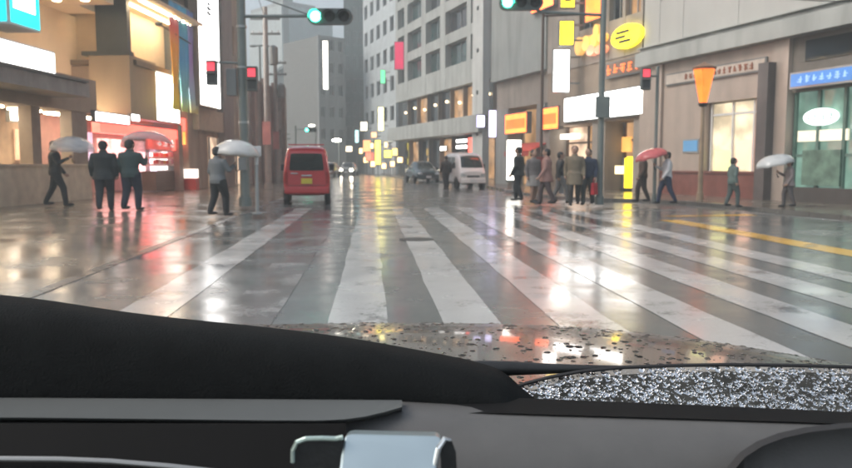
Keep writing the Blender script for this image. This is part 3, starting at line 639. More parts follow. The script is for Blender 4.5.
endbox('upper_yellow_sign', 'yellow lit sign with a dark stroke, topmost of the projecting signs', a, b, 15 / 740 * a.y, .3, yel, marks=tmark)
# yellow oval
t = thing('yellow_oval_sign', 'glowing yellow oval sign with dark strokes on the taupe wall', 'sign', FA.p(FA.s_(622), FA.z_(622, 37), .1))
def oval(F, px, py, rx, rz, d0, d1, m_, nm, t, tilt=0.0):
    s, z = F.s_(px, d1), F.z_(px, py, d1); m = MB()
    pts = [(rx * math.cos(2 * math.pi * k / 28), rz * math.sin(2 * math.pi * k / 28)) for k in range(28)]
    pts = [(x * math.cos(tilt) - y * math.sin(tilt), x * math.sin(tilt) + y * math.cos(tilt)) for x, y in pts]
    m.loft([[F.p(s + x, z + y, d) for x, y in pts] for d in (d0, d1)]); m.build(nm, m_, t); return s, z
rx_ = abs(FA.s_(608) - FA.s_(637)) / 2
s, z = oval(FA, 622.5, 37, rx_, .5, .02, .2, yel, 'face', t, 0)
for k, (dz, l0, l1) in enumerate(((.2, -.25, .62), (.0, .0, .70), (-.2, -.35, .45))):
    m = MB(); FA.box(m, s + rx_ * l0, s + rx_ * l1, z + dz - .06, z + dz + .06, .2, .215); m.build('stroke', ink, t)
reroot(t)
t = thing('orange_neon_sign', 'yellow and salmon neon lettering between the yellow box sign and the oval', 'sign', FA.p(FA.s_(588), FA.z_(588, 45), .3))
for px, py, w_, h_, c_ in ((576, 47, .32, .42, 'amber'), (583, 44, .36, .34, 'amber'), (590, 42, .34, .30, 'amber'), (597, 50, .42, .2, 'salmon'), (588, 51, .36, .24, 'salmon'), (598, 38, .28, .2, 'amber'), (593, 32, .2, .3, 'amber')):
    oval(FA, px, py, w_, h_, .02, .25 + .01 * (px % 5), glow('neon_amber', (1, .55, .14), .42) if c_ == 'amber' else glow('neon_salmon', (1, .36, .20), .42), 'letter', t)
reroot(t)
lightbox('orange_upper_sign', 'orange lit box sign high on the taupe wall above the neon lettering', FA, 582, -14, 598, 22, .02, .25, glow('orange_dim', (1, .16, .03), 1.8), midgrey)
lightbox('orange_wall_sign', 'orange lit sign high on the blank concrete wall beside the green signal', FA, 529, -70, 551, 11, .12, .35, glow('orange_dim2', (1, .13, .025), 4.0), midgrey)
t, e = lightbox('brown_letter_sign', 'dark sign strip with orange lettering under the yellow oval', FA, 603, 60, 640, 76, .0, .12, mat('sign_board_brown', (.20, .12, .08), .5), midgrey)
strokes(FA, 'lettering', glow('letter_orange', (1, .18, .04), .8), t, e[0] + .1, e[1] - .1, e[2] + .12, e[3] - .12, 5, .121, 9)
for q, lab in (((504.5, 113, 526, 134), 'orange lit shop sign above the standing white lightbox'), ((541, 107, 557.5, 130), 'orange lit shop sign between two pillars beside the white fascia panels')):
    t, e = lightbox('orange_shop_sign', lab, FA, *q, -.28, .05, ora, midgrey)
    m = MB(); FA.box(m, e[0] + .2, e[1] - .2, e[2] + .3, e[3] - .35, .05, .07); o = m.build('panel', glow('amber_panel', (1, .10, .015), 1.6), t); o.matrix_parent_inverse = Matrix.Translation(t.location).inverted()
p_ = FA.p(FA.s_(494), 0, .2)
a, b = P(495, 138, p_.y + 1), P(495, 110, p_.y + 1); endbox('lilac_sign', 'lilac white lit sign projecting at the mouth of the side lane', a, b, 14 / 740 * a.y, .3, purple)
a, b = P(480.5, 128, p_.y + 6), P(480.5, 115, p_.y + 6); endbox('small_lilac_sign', 'small lilac lit sign deeper in the side lane', a, b, 9 / 740 * a.y, .3, purple)
for (x0, y0, x1, y1), mm, nm, lab in (((456, 139, 467, 143), 'white_sign', 'white_shop_sign', 'thin white lit sign under the canopy behind the white van'), ((456, 145, 467, 149), 'white_sign', 'white_shop_sign', 'lower thin white sign under the canopy behind the white van'), ((468, 137, 473, 153), 'red_lit', 'red_shop_sign', 'narrow red lit sign beside thin white signs under the canopy'), ((440, 146, 446, 151), 'white_sign', 'small_shop_sign', 'tiny white lit sign above the white van roof')):
    lightbox(nm, lab, FC, x0, y0, x1, y1, -.45, -.3, MATS[mm], midgrey)
# standing signs on the footway
t = thing('standing_lightbox', 'white standing lightbox on the footway below the orange sign', 'sign', G(513, 191.5, .1)); y = t.location.y; k_ = y / 740
m = MB(); m.box((-7.5 * k_, -.18, .42), (7.5 * k_, .18, .42 + 42 * k_)); m.build('casing', midgrey, t)
m = MB(); m.box((-7 * k_, -.2, .5), (7 * k_, -.181, .42 + 41 * k_)); m.build('face', glow('standing_white', (1, .95, .84), 2.4), t)
m = MB(); m.box((-.36, -.28, 0), (.36, .28, .08)); m.box((-.05, -.05, .08), (.05, .05, .42)); m.build('base', mat('sign_base', (.3, .3, .29), .5), t)
t = thing('yellow_standing_sign', 'yellow lit standing sign with side flag outside the amber restaurant', 'sign', G(628, 191, .1)); y = t.location.y; k_ = y / 740
m = MB(); m.box((-5 * k_, -.12, .1), (5 * k_, .12, 33 * k_)); m.build('casing', midgrey, t); m = MB(); m.box((-4.6 * k_, -.14, .14), (4.6 * k_, -.121, 32.5 * k_)); m.build('face', glow('yellow_deep', (1, .70, .01), 2.2), t)
m = MB(); m.box((-3 * k_, -.22, 24 * k_), (13 * k_, -.16, 34 * k_)); m.build('flag_panel', yel, t); m = MB(); m.box((-6.5 * k_, -.3, 0), (6.5 * k_, .3, .1)); m.build('base', black, t)
m = MB(); m.box((-13 * k_, -.1, 17 * k_), (-5.2 * k_, .1, 25 * k_)); m.build('side_panel', glow('pale_yellow', (1, .85, .45), 1.2), t)
# blue shop sign, oval green shop sign, stone fascia sign, blue plate
t, e = lightbox('blue_shop_sign', 'long blue sign with pale characters over the green glazed shop', FA, 786, 69, 850, 86, -.05, .22, bluep, alu)
strokes(FA, 'lettering', glow('pale_blue_ink', (.30, .48, .80), .42), t, e[0] + .15, e[1] - .3, e[2] + .14, e[3] - .12, 7, .221, 12)
t = thing('oval_shop_sign', 'white lit oval sign inside the green glazed shop window', 'sign', FA.p(FA.s_(818), FA.z_(818, 117), -.2))
s, z = oval(FA, 818, 117, abs(FA.s_(801) - FA.s_(835)) / 2, .26, -.26, -.16, glow('oval_white', (.85, 1, .96), 1.1), 'face', t)
strokes(FA, 'lettering', mat('oval_green_ink', (.55, .75, .7), .5), t, s - .55, s + .55, z - .12, z + .12, 4, -.159, 21, .01); reroot(t)
t, e = lightbox('stone_fascia_sign', 'pale sign strip with rust coloured lettering on the pinkish stone shop', FA, 663, 66, 762, 79, .0, .1, mat('sign_cream', (.50, .44, .38), .5), midgrey)
strokes(FA, 'lettering', mat('rust_ink', (.30, .10, .05), .5), t, e[0] + .5, e[0] + (e[1] - e[0]) * .78, e[2] + .1, e[3] - .1, 14, .101, 31)
t, e = lightbox('blue_plate', 'small blue square plate on the pinkish stone wall', FA, 682, 139, 698, 153, .0, .06, glow('plate_blue', (.10, .26, .45), .25), alu)
# signs further down the street
a, b = P(399.3, 70, 76), P(399.3, 42, 76); endbox('red_vertical_sign', 'red vertical sign on the edge of the grey office block', a, b, 9.5 / 740 * 76, .4, glow('red_sign', (.62, .03, .10), .55))
a, b = P(381, 131, 84), P(381, 107, 84); endbox('yellow_vertical_sign', 'tall narrow yellow and white lit sign far down the street', a, b, 6 / 740 * 84, .3, glow('yellow_white', (1, .86, .35), 3))
for (x, y0, y1, w_, Y, c_, s_, nm, lab) in ((378, 140, 165, 6, 82, (1, .78, .1), 2.2, 'yellow_shop_sign', 'yellow lit shop sign at street level below the tall yellow sign'), (388, 150, 158, 8, 80, (1, .85, .1), 2.4, 'yellow_flag_sign', 'small bright yellow sign beside the yellow shop sign'), (390, 134, 142, 5, 80, (1, 1, .85), 3, 'round_white_sign', 'small pale lit sign above the bright yellow flag sign'), (367, 140, 152, 8, 92, (1, .35, .14), 1.4, 'orange_street_sign', 'orange lit sign above the far shop fronts'), (364, 122, 131, 7, 96, (1, .85, .62), 2.6, 'warm_street_sign', 'warm white lit sign on the dark teal tower'), (383, 70, 84, 5, 88, (.15, .8, .35), .9, 'green_street_sign', 'green lit sign below the bluish office block'), (370, 152, 161, 9, 92, (1, .25, .15), .9, 'red_street_sign', 'reddish lit sign at street level under the orange sign'), (349, 146, 152, 7, 104, (1, .80, .55), 2.2, 'tower_shop_sign', 'warm white lit shop sign at the foot of the dark tower'), (374, 132, 138, 6, 90, (1, .5, .25), 1.6, 'small_orange_sign', 'small orange lit sign between the warm sign and the tall yellow sign'), (395, 148, 156, 6, 76, (1, .65, .2), 1.6, 'amber_street_sign', 'amber lit sign at the end of the grey office block'), (331, 150, 155, 6, 100, (1, .88, .7), 1.6, 'pale_street_sign', 'pale lit sign low on the narrow grey building'), (357, 130, 143, 4, 100, (.55, .95, .95), 1.2, 'cyan_street_sign', 'narrow cyan lit sign at the foot of the dark tower')):
    a, b = P(x, y1, Y), P(x, y0, Y); endbox(nm, lab, a, b, w_ / 740 * Y, .3, glow('g_' + nm, c_, s_), post=y0 > 100)
for x, y, w_, Y in ((361, 151, 4, 100), (366, 160, 5, 94), (373, 164, 5, 88), (384, 166, 5, 80), (393, 164, 6, 77), (386, 145, 4, 82), (372, 146, 4, 90), (341, 158, 5, 104), (400, 160, 6, 75)):
    a, b = P(x, y + 3, Y), P(x, y - 3, Y); endbox('far_shop_sign', 'small warm glowing shop sign in the row far down the street', a, b, w_ / 740 * Y, .25, glow('far_warm', (1, .58, .24), 3.0), grp='warm shop signs far down the street', post=True)
a, b = P(326, 90, 94), P(326, 41, 94); endbox('tall_far_sign', 'tall narrow white lit sign on the narrow grey building', a, b, 5.5 / 740 * 94, .4, glow('far_white', (1, .93, .84), 2.6))

# ================================================================== traffic signals, poles, lamps
green_l = glow('signal_green', (.05, 1, .55), 14, 0); red_s = glow('signal_red', (1, .06, .09), .7, 0); lens_off = glassy('lens_off', (.03, .03, .03), .2)
def signal_head(parent, c, lit=0, s=1.0):
    """horizontal three-lamp head facing the camera, green at the left end"""
    m = MB(); h = .21 * s; w = .62 * s; m.box((c.x - w + h, c.y - .09, c.z - h), (c.x + w - h, c.y + .09, c.z + h))
    for sx in (-1, 1): m.lathe([(h * .98, -.088), (h * .98, .088)], Matrix.Translation((c.x + sx * (w - h), c.y, c.z)) @ Matrix.Rotation(math.pi / 2, 4, 'X'), 20)
    hd = m.build('signal_housing', mat('signal_housing', (.10, .115, .11), .5), parent)
    for i in range(3):
        x = c.x + (i - 1) * .385 * s; T = Matrix.Translation((x, c.y - .1, c.z)) @ Matrix.Rotation(math.pi / 2, 4, 'X')
        m = MB(); m.lathe([(.15 * s, -.02), (.13 * s, .02), (0.0, .045)], T, 20); m.build('lens', green_l if i == lit else lens_off, hd, smooth=True)
        m = MB(); r_ = .168 * s; n = 14
        out = [Vector((x + r_ * math.cos(a), c.y - .1, c.z + r_ * math.sin(a))) for a in [math.pi * (-.1 + 1.2 * k / n) for k in range(n + 1)]]
        m.loft([out, [o + Vector((0, -.24 * s, -.02)) for o in out]], caps=False, closed=False); m.build('visor', MATS['signal_housing'], hd)
def ped_head(parent, c, lit=True):
    m = MB(); m.box((c.x - .14, c.y - .1, c.z - .33), (c.x + .14, c.y + .1, c.z + .33)); hd = m.build('pedestrian_signal', MATS['signal_housing'], parent, bevel=.02)
    for k, on in ((1, lit), (-1, False)):
        m = MB(); m.box((c.x - .10, c.y - .12, c.z + k * .16 - .11), (c.x + .10, c.y - .101, c.z + k * .16 + .11)); m.build('lens', red_s if on else lens_off, hd)
        m = MB(); zt_ = c.z + k * .165 + .145; m.hexa([(c.x - .13, c.y - .28, zt_ - .03), (c.x + .13, c.y - .28, zt_ - .03), (c.x + .13, c.y - .1, zt_), (c.x - .13, c.y - .1, zt_), (c.x - .13, c.y - .28, zt_ - .015), (c.x + .13, c.y - .28, zt_ - .015), (c.x + .13, c.y - .1, zt_ + .015), (c.x - .13, c.y - .1, zt_ + .015)]); m.build('visor', MATS['signal_housing'], hd)
def pole(parent, b, h, r0, r1, m_=None, n=14):
    m = MB(); m.tube([b, b + Vector((0, 0, .25)), b + Vector((0, 0, .26)), b + Vector((0, 0, h))], [r0 * 1.35, r0 * 1.3, r0, r1], n); return m.build('pole', m_ or polemat, parent, smooth=False)
# near signal on the showroom side
b = at(244.5, 20.8, .1)
SL = thing('traffic_signal', 'grey signal pole with lit green light on a long arm at the showroom corner', 'traffic signal', b)
pole(SL, b, 8.5, .135, .11)
c = P(330, 17, 20.6); m = MB(); m.tube([Vector((b.x, b.y, c.z + .05)), Vector((c.x + .1, c.y + .12, c.z + .05))], .045, 10); m.tube([Vector((b.x, b.y, c.z + .75)), Vector((c.x - .6, c.y + .12, c.z + .08))], .02, 8); m.build('arm', polemat, SL)
signal_head(SL, c, 0)
c2 = P(252.5, 79, 20.5); ped_head(SL, c2); c3 = P(212, 73, 20.5); ped_head(SL, c3)
m = MB(); m.tube([Vector((b.x, b.y, c3.z + .3)), Vector((c3.x, c3.y + .12, c3.z + .3))], .03, 8); m.build('arm', polemat, SL)
m = MB(); m.box((b.x - .42, b.y - .12, P(0, 95, 20.5).z), (b.x - .15, b.y + .12, P(0, 68, 20.5).z)); m.build('control_box', midgrey, SL, bevel=.01)
m = MB(); m.box((b.x - .11, b.y - .26, 1.1), (b.x + .11, b.y - .15, 1.45)); m.build('push_button_box', midgrey, SL, bevel=.01)
for z in (2.4, 3.9, 5.0):
    m = MB(); m.lathe([(.15, z), (.15, z + .06)], Matrix.Translation((b.x, b.y, .0)), 14); m.build('clamp_band', alu, SL)
reroot(SL)
# far-side signal on the restaurant corner
b = at(600, 21.6, .1)
SR = thing('traffic_signal', 'grey green signal pole with lit green light in front of the restaurants', 'traffic signal', b)
pole(SR, b, 8.2, .095, .08)
c = P(521, 3, 21.3); za = P(570, 14, 21.4).z
m = MB(); m.tube([Vector((b.x, b.y, za)), Vector((P(541, 14, 21.4).x, 21.4, za + .05)), Vector((c.x + .1, 21.4, c.z + .02))], .045, 10); m.tube([Vector((b.x, b.y, za + 1)), Vector((c.x + .4, 21.4, c.z + .1))], .02, 8); m.build('arm', polemat, SR)
signal_head(SR, c, 0)
m = MB(); m.box((b.x - .2, b.y - .24, 2.6), (b.x + .2, b.y - .1, 3.2)); m.build('control_box', polemat, SR, bevel=.01); reroot(SR)
b = at(541, 23.2, .1)
t = thing('sign_post', 'slender brown post with short cross arm between the restaurant pillars', 'post', b)
pole(t, b, P(541, 12, 23.2).z - .1, .055, .045, polebrown, 10)
m = MB(); z = P(541, 16, 23.2).z; m.tube([Vector((b.x, b.y, z)), Vector((b.x + 1.6, b.y, z + .05))], .03, 8); m.build('arm', polebrown, t)
m = MB(); m.box((b.x - .16, b.y - .09, 1.0), (b.x + .16, b.y - .06, 1.5)); m.build('notice_plate', mat('notice', (.28, .06, .05), .5), t); reroot(t)
b = at(655, 22.6, .1)
t = thing('pedestrian_signal', 'red pedestrian signal on a slender post by the stone pillar', 'signal', b)
pole(t, b, 4.1, .055, .05, polemat, 10); ped_head(t, P(645.5, 79, 22.5)); m = MB(); z = P(645, 76, 22.5).z; m.tube([Vector((b.x, b.y, z)), Vector((P(645.5, 80, 22.5).x + .1, 22.55, z))], .03, 8); m.build('arm', polemat, t); reroot(t)
# street lantern with an orange flared shade
b = at(701, 24.2, .1); tan = mat('tan_post', (.33, .24, .16), .5, stain=.2)
t = thing('street_lantern', 'tan lamp post carrying a flared orange lit lantern beside the stone shop', 'street lamp', b)
zl0, zl1 = P(700, 106, 24.2).z, P(700, 66, 24.2).z
pole(t, b, zl0 - .1, .085, .065, tan); T = Matrix.Translation((b.x, b.y, 0))
m = MB(); m.lathe([(.11, zl0 - .02), (.16, zl0 + .06), (.13, zl0 + .1)], T, 16); m.build('collar', black, t)
m = MB(); n = 6
for k in range(6):
    a0, a1 = 2 * math.pi * k / 6 + .05, 2 * math.pi * (k + 1) / 6 - .05
    def rp_(a, r, z): return Vector((b.x + r * math.cos(a), b.y + r * math.sin(a), z))
    mm = MB(); mm.hexa([rp_(a0, .12, zl0 + .1), rp_(a1, .12, zl0 + .1), rp_(a1, .10, zl0 + .1), rp_(a0, .10, zl0 + .1), rp_(a0, .34, zl1 - .12), rp_(a1, .34, zl1 - .12), rp_(a1, .31, zl1 - .12), rp_(a0, .31, zl1 - .12)])
    mm.build('pane', glow('lantern_orange', (1, .20, .025), .75, .35, 2), t)
m.lathe([(.36, zl1 - .11), (.38, zl1 - .05), (.2, zl1 + .03), (.05, zl1 + .1), (.0, zl1 + .14)], T, 16); m.build('cap', mat('lantern_cap', (.22, .12, .07), .5), t); reroot(t)
# bollard post at the kerb
b = G(257.5, 214, .1); t = thing('bollard_post', 'short steel post with pale collar on the kerb beside the red van', 'bollard', b)
m = MB(); m.tube([(0, 0, 0), (0, 0, 1.4)], .045, 12); m.lathe([(.045, 1.4), (.035, 1.44), (0, 1.45)], n=12); m.build('post', alu, t); m = MB(); m.lathe([(.05, 1.16), (.05, 1.34)], n=12); m.build('reflective_band', whiteframe, t); m = MB(); m.lathe([(.12, 0), (.12, .03), (.05, .05)], n=12); m.build('foot', alu, t)
m = MB(); m.box((-.17, -.07, 1.36), (.13, -.045, 1.6)); m.build('plate', whiteframe, t)
# street lamps further along
def lamp(px, Y, zt_, lab, nm='street_lamp', arm=.9, lit=3.0, s=1.0):
    b = at(px, Y, .1); t = thing(nm, lab, 'street lamp', b); pole(t, b, zt_, .07 * s, .05 * s, polemat, 8)
    m = MB(); m.tube([b + Vector((0, 0, zt_)), b + Vector((arm * .6, 0, zt_ + .12)), b + Vector((arm, 0, zt_ + .1))], .035 * s, 8); m.build('arm', polemat, t)
    m = MB(); q = b + Vector((arm, 0, zt_ + .06)); m.ball(q, .2 * s, 8, (1.3, 1, .45)); m.build('lamp_head', glow('lamp_%s' % nm, (1, .93, .82), lit), t, smooth=True); reroot(t); return t
lamp(339.5, 88, 3.9, 'lit street lamp beyond the red van, below the narrow grey building', arm=-.3, lit=9, s=2.2)
lamp(316, 80, 5.2, 'lit street lamp by the far green signal', 'roadside_lamp', arm=-.4, lit=6, s=1.4)
b = at(262, 58, .1); t = thing('unlit_street_lamp', 'unlit twin arm lamp above the low grey brown building', 'street lamp', b); zt_ = P(262, 46, 58).z; pole(t, b, zt_ - .1, .1, .07, polemat, 8)
m = MB(); m.tube([(b.x - .45, b.y, zt_), (b.x + .5, b.y, zt_ + .03)], .06, 8); m.build('arm', polemat, t)
for s_ in (-1, 1):
    m = MB(); m.ball((b.x + s_ * .5, b.y, zt_ - .02), .22, 8, (1.3, .8, .4)); m.build('lamp_head', midgrey, t, smooth=True)
reroot(t)
b = at(296, 72, .1); t = thing('far_traffic_signal', 'small far green signal beyond the red van', 'traffic signal', b); c = P(311, 130, 72); pole(t, b, c.z + .3, .1, .08, polemat, 8); signal_head(t, c); m = MB(); m.tube([Vector((b.x, b.y, c.z + .05)), c + Vector((0, .12, .05))], .045, 8); m.build('arm', polemat, t); reroot(t)
# utility poles and small lit signs beyond the signal pole
for px, Y, hh, lab in ((268, 36, 8.6, 'concrete utility pole with cross arms in front of the low grey brown building'), (277, 47, 8.0, 'slimmer far utility pole behind the red van')):
    b = at(px, Y, .1); t = thing('utility_pole', lab, 'utility pole', b); pole(t, b, hh, .15, .11, mat('pole_concrete', (.34, .30, .27), .7, stain=.3), 12)
    for z in (hh - .5, hh - 1.2):
        m = MB(); m.box((b.x - .7, b.y - .05, z), (b.x + .7, b.y + .05, z + .09)); ar = m.build('cross_arm', midgrey, t)
        for k in (-.6, -.3, .3, .6): m = MB(); m.lathe([(.03, z + .09), (.05, z + .14), (.03, z + .2), (0, z + .22)], Matrix.Translation((b.x + k, b.y, 0)), 8); m.build('insulator', whiteframe, ar)
    m = MB(); m.lathe([(.2, hh - 2.6), (.22, hh - 2.5), (.22, hh - 1.8), (.1, hh - 1.7)], Matrix.Translation((b.x + .36, b.y, 0)), 12); m.build('transformer', midgrey, t)
    m = MB(); m.box((b.x - .2, b.y - .2, 2.2), (b.x + .2, b.y - .14, 3.3)); m.build('notice_plate', mat('notice_rose', (.5, .2, .18), .5), t); reroot(t)
for x, y0, y1, w_, Y, c_, s_, lab in ((281, 133, 141, 6, 60, (1, .88, .7), 2.0, 'small warm lit sign low on the grey brown building'), (272, 152, 160, 5, 56, (1, .25, .2), 1.0, 'small reddish lit sign beside the utility poles')):
    a, b = P(x, y1, Y), P(x, y0, Y); endbox('lit_wall_sign', lab, a, b, w_ / 740 * Y, .3, glow('lw_%d' % x, c_, s_), post=True)
# overhead cables
def cable(lab, pts, sag):
    a, b = pts; q = [a.lerp(b, k / 16) - Vector((0, 0, sag * 4 * (k / 16) * (1 - k / 16))) for k in range(17)]
    m = MB(); m.tube(q, .014, 6); return tag(m.build('overhead_cable', black, None), lab, 'cable')
cable('sagging black cable crossing in front of the pale grey panelled building', (Vector((at(600, 21.6).x, 21.6, 7.3)), FA.p(FA.s_(900), FA.z_(900, 3) , .5)), .5)

cable('long thin cable running from the signal pole to the utility poles over the red van', (Vector((at(244.5, 20.8).x, 20.8, 8.1)), Vector((at(268, 36).x, 36, 8.3))), .4)
cable('second sagging cable higher above the pinkish stone shop', (Vector((at(600, 21.6).x, 21.6, 7.9)), FA.p(FA.s_(760), FA.z_(760, -2), .45)), .35)

# ================================================================== vehicles
def bake(o, mods):
    for ty, kw in mods:
        md = o.modifiers.new(ty, ty)
        for k, v in kw.items(): setattr(md, k, v)
    dg = bpy.context.evaluated_depsgraph_get(); ev = o.evaluated_get(dg)
    me = bpy.data.meshes.new_from_object(ev); mats = list(o.data.materials); old = o.data
    o.modifiers.clear(); o.data = me; me.materials.clear()
    for m_ in mats: me.materials.append(m_)
    for p in me.polygons: p.use_smooth = True
    bpy.data.meshes.remove(old); return o
def body(parent, secs, m_, name='body'):
    """secs: (y, zbottom, zbelt, ztop, wbottom, wbelt, wtop) rings lofted along the vehicle"""
    def ring(y, zb, ze, zt, wb, we, wt, k=1.0):
        hpts = [(0, zb), (wb * .6, zb), (wb * .95, zb + .02), (we, zb + (ze - zb) * .35), (we, zb + (ze - zb) * .8), (we * .985, ze), (wt + (we - wt) * .4, ze + (zt - ze) * .6), (wt, zt - .10), (wt * .93, zt - .03), (wt * .6, zt), (0, zt + .012)]
        pts = hpts + [(-x, z) for x, z in hpts[-2:0:-1]]
        cz = (zb + zt) / 2
        return [Vector((x * k, y, cz + (z - cz) * k)) for x, z in pts]
    rings = [ring(*secs[0], k=.55), ring(*secs[0], k=.9)] + [ring(*s) for s in secs] + [ring(*secs[-1], k=.9), ring(*secs[-1], k=.55)]
    m = MB(); m.loft(rings); o = m.build(name, m_, parent); return bake(o, [('SUBSURF', {'levels': 2, 'render_levels': 2})])
def skinpatch(bo, parent, name, m_, quad, axis, off=.006, n=10, th=.012, rnd=.12):
    """panel laid on the body surface: quad of 4 (u,v) corners; axis 'rear','front' uses (x,z), 'left','right' uses (y,z)"""
    bm = bmesh.new(); bm.from_mesh(bo.data); bv = BVHTree.FromBMesh(bm); bm.free()
    D = {'rear': Vector((0, 1, 0)), 'front': Vector((0, -1, 0)), 'left': Vector((1, 0, 0)), 'right': Vector((-1, 0, 0))}[axis]
    g = []
    for j in range(n + 1):
        row = []
        for i in range(n + 1):
            u, v = i / n * 2 - 1, j / n * 2 - 1
            u2 = u * math.sqrt(1 - rnd * v * v * .5 * abs(v)); v2 = v * math.sqrt(1 - rnd * u * u * .5 * abs(u)); a, b_ = (u2 + 1) / 2, (v2 + 1) / 2
            (p0, p1, p2, p3) = [Vector(q) for q in quad]; q = (p0 * (1 - a) + p1 * a) * (1 - b_) + (p3 * (1 - a) + p2 * a) * b_
            o = Vector((q.x, 0, q.y)) if axis in ('rear', 'front') else Vector((0, q.x, q.y)); o = o - D * 8
            h = bv.ray_cast(o, D); row.append((h[0] if h[0] else o + D * 8))
        g.append(row)
    vs = [p - D * off for r_ in g for p in r_] + [p + D * th for r_ in g for p in r_]; N_ = n + 1; fs = []
    for j in range(n):
        for i in range(n):
            a = j * N_ + i; fs.append((a, a + 1, a + 1 + N_, a + N_))
    M_ = N_ * N_; bd = [i for i in range(N_)] + [j * N_ + n for j in range(1, N_)] + [n * N_ + i for i in range(n - 1, -1, -1)] + [j * N_ for j in range(n - 1, 0, -1)]
    for a, b_ in zip(bd, bd[1:] + bd[:1]): fs.append((a, b_, b_ + M_, a + M_))
    m = MB(); m.add(vs, fs); return m.build(name, m_, parent, smooth=False)
def wheel(parent, x, y, r, w=.17):
    sx = 1 if x > 0 else -1; T = Matrix.Translation((x, y, r)) @ Matrix.Rotation(math.pi / 2 * sx, 4, 'Y')
    m = MB(); m.lathe([(r * .62, -w / 2), (r * .9, -w / 2), (r, -w / 2 + .03), (r, w / 2 - .03), (r * .9, w / 2), (r * .62, w / 2)], T, 22); wv = m.build('wheel', rubber, parent)
    m = MB(); m.lathe([(r * .61, w / 2 - .05), (r * .58, w / 2 - .01), (r * .2, w / 2 - .03), (0, w / 2 - .02)], T, 22); m.build('rim', alu, wv)
carglass = glassy('car_glass', (.012, .016, .016), .04); lampw = glow('headlamp_lit', (1, .88, .66), 80, 0); lampoff = glassy('headlamp_off', (.4, .42, .42), .08); tail = mat('tail_lamp', (.35, .01, .01), .15); tail_on = glow('tail_on', (1, .05, .03), 1.0)
bumper_d = mat('bumper_dark', (.03, .03, .032), .5)
def paint(name, c): return mat(name, c, .2, var=.08, scale=1.5, coat=.6, rvar=.08)
def van(name, label, loc, rz, col_, kind, plate=(.7, .55, .05), lights=False):
    t = thing(name, label, 'van', loc, rz)
    if kind == 'kei':
        S_ = [(0, .34, .98, 1.66, .66, .72, .58), (.1, .28, 1.0, 1.80, .70, .735, .61), (.5, .26, 1.0, 1.86, .71, .74, .63), (1.6, .26, 1.0, 1.88, .71, .74, .63), (2.5, .26, 1.0, 1.84, .71, .74, .62), (2.95, .26, .98, 1.55, .71, .73, .60), (3.2, .28, .86, 1.08, .70, .72, .62), (3.38, .34, .74, .90, .62, .66, .58)]
        wy, wr, L_ = (.62, 2.72), .29, 3.38
    else:
        S_ = [(0, .36, 1.02, 1.80, .74, .82, .68), (.12, .30, 1.05, 1.92, .80, .845, .72), (.6, .28, 1.05, 1.97, .80, .85, .74), (2.6, .28, 1.05, 1.98, .80, .85, .74), (3.4, .28, 1.05, 1.92, .80, .85, .72), (3.95, .28, 1.02, 1.55, .80, .84, .70), (4.25, .28, .92, 1.12, .79, .83, .72), (4.5, .32, .78, .96, .72, .78, .68)]
        wy, wr, L_ = (.9, 3.55), .33, 4.5
    bo = body(t, S_, col_); W_ = S_[2][5]; zt_ = S_[3][3]
    be = 1.07 if kind == 'kei' else 1.14
    rw = skinpatch(bo, t, 'rear_window', carglass, [(-W_ * .74, be), (W_ * .74, be), (W_ * .66, zt_ - .27), (-W_ * .66, zt_ - .27)], 'rear')
    m = MB(); m.tube([(-.02, -.05, be + .04), (.32, -.045, be + .13)], .009, 6); m.build('rear_wiper', black, rw)
    for s_ in (-1, 1):
        skinpatch(bo, t, 'tail_lamp', tail_on if lights else tail, [(s_ * W_ * .80, .66), (s_ * W_ * .95, .66), (s_ * W_ * .93, 1.02), (s_ * W_ * .80, 1.02)], 'rear', .02, 6, .02)
        fz = .62 if kind == 'kei' else .72; skinpatch(bo, t, 'headlamp', lampw if lights == 'front' else lampoff, [(s_ * W_ * .52, fz), (s_ * W_ * .9, fz), (s_ * W_ * .88, fz + .2), (s_ * W_ * .52, fz + .14)], 'front', .015, 6, .02)
        sd_ = 'left' if s_ < 0 else 'right'; n_ = 3; y0, y1 = .22, L_ - 1.15
        for k in range(n_):
            a, b_ = y0 + (y1 - y0) * k / n_ + .04, y0 + (y1 - y0) * (k + 1) / n_ - .04; sl = .45 if k == n_ - 1 else 0
            skinpatch(bo, t, 'side_window', carglass, [(a, be), (b_ + sl * .9, be), (b_ + sl * .1, zt_ - .24), (a, zt_ - .24)], sd_, .008, 8)
        mirror = MB(); mirror.box((s_ * (W_ + .02), L_ - .95, be - .02), (s_ * (W_ + .17), L_ - .85, be + .2)); mirror.build('wing_mirror', bumper_d, t, bevel=.02)
        for y in wy:
            wheel(t, s_ * (W_ - .085), y, wr)
            arch = MB(); T = Matrix.Translation((s_ * (W_ - .02), y, wr)) @ Matrix.Rotation(math.pi / 2 * s_, 4, 'Y'); arch.lathe([(wr + .06, -.1), (wr + .06, .024), (wr + .012, .026), (wr + .012, -.1)], T, 22); arch.build('wheel_arch', bumper_d, t)
    fy = L_ - .4
    skinpatch(bo, t, 'windscreen', carglass, [(-W_ * .80, be + .02), (W_ * .80, be + .02), (W_ * .68, zt_ - .17), (-W_ * .68, zt_ - .17)], 'front', .008, 10)
    m = MB(); m.box((-W_ * .95, -.09, .34), (W_ * .95, .12, .56)); m.build('rear_bumper', col_ if kind == 'kei' else bumper_d, t, bevel=.05)
    m = MB(); m.box((-W_ * .9, L_ - .16, .30), (W_ * .9, L_ + .07, .54)); m.build('front_bumper', col_, t, bevel=.05)
    m = MB(); m.box((-W_ * .45, L_ - .02, .60), (W_ * .45, L_ + .02, .70)); m.build('grille', bumper_d, t)
    for y_, z_, nm in ((-.04 - .06, .66, 0), (L_ + .072, .34, 1)):
        m = MB(); m.box((-.17, y_, z_), (.17, y_ + .02, z_ + .17)); m.build('number_plate', mat('plate_' + name, plate, .4), t)
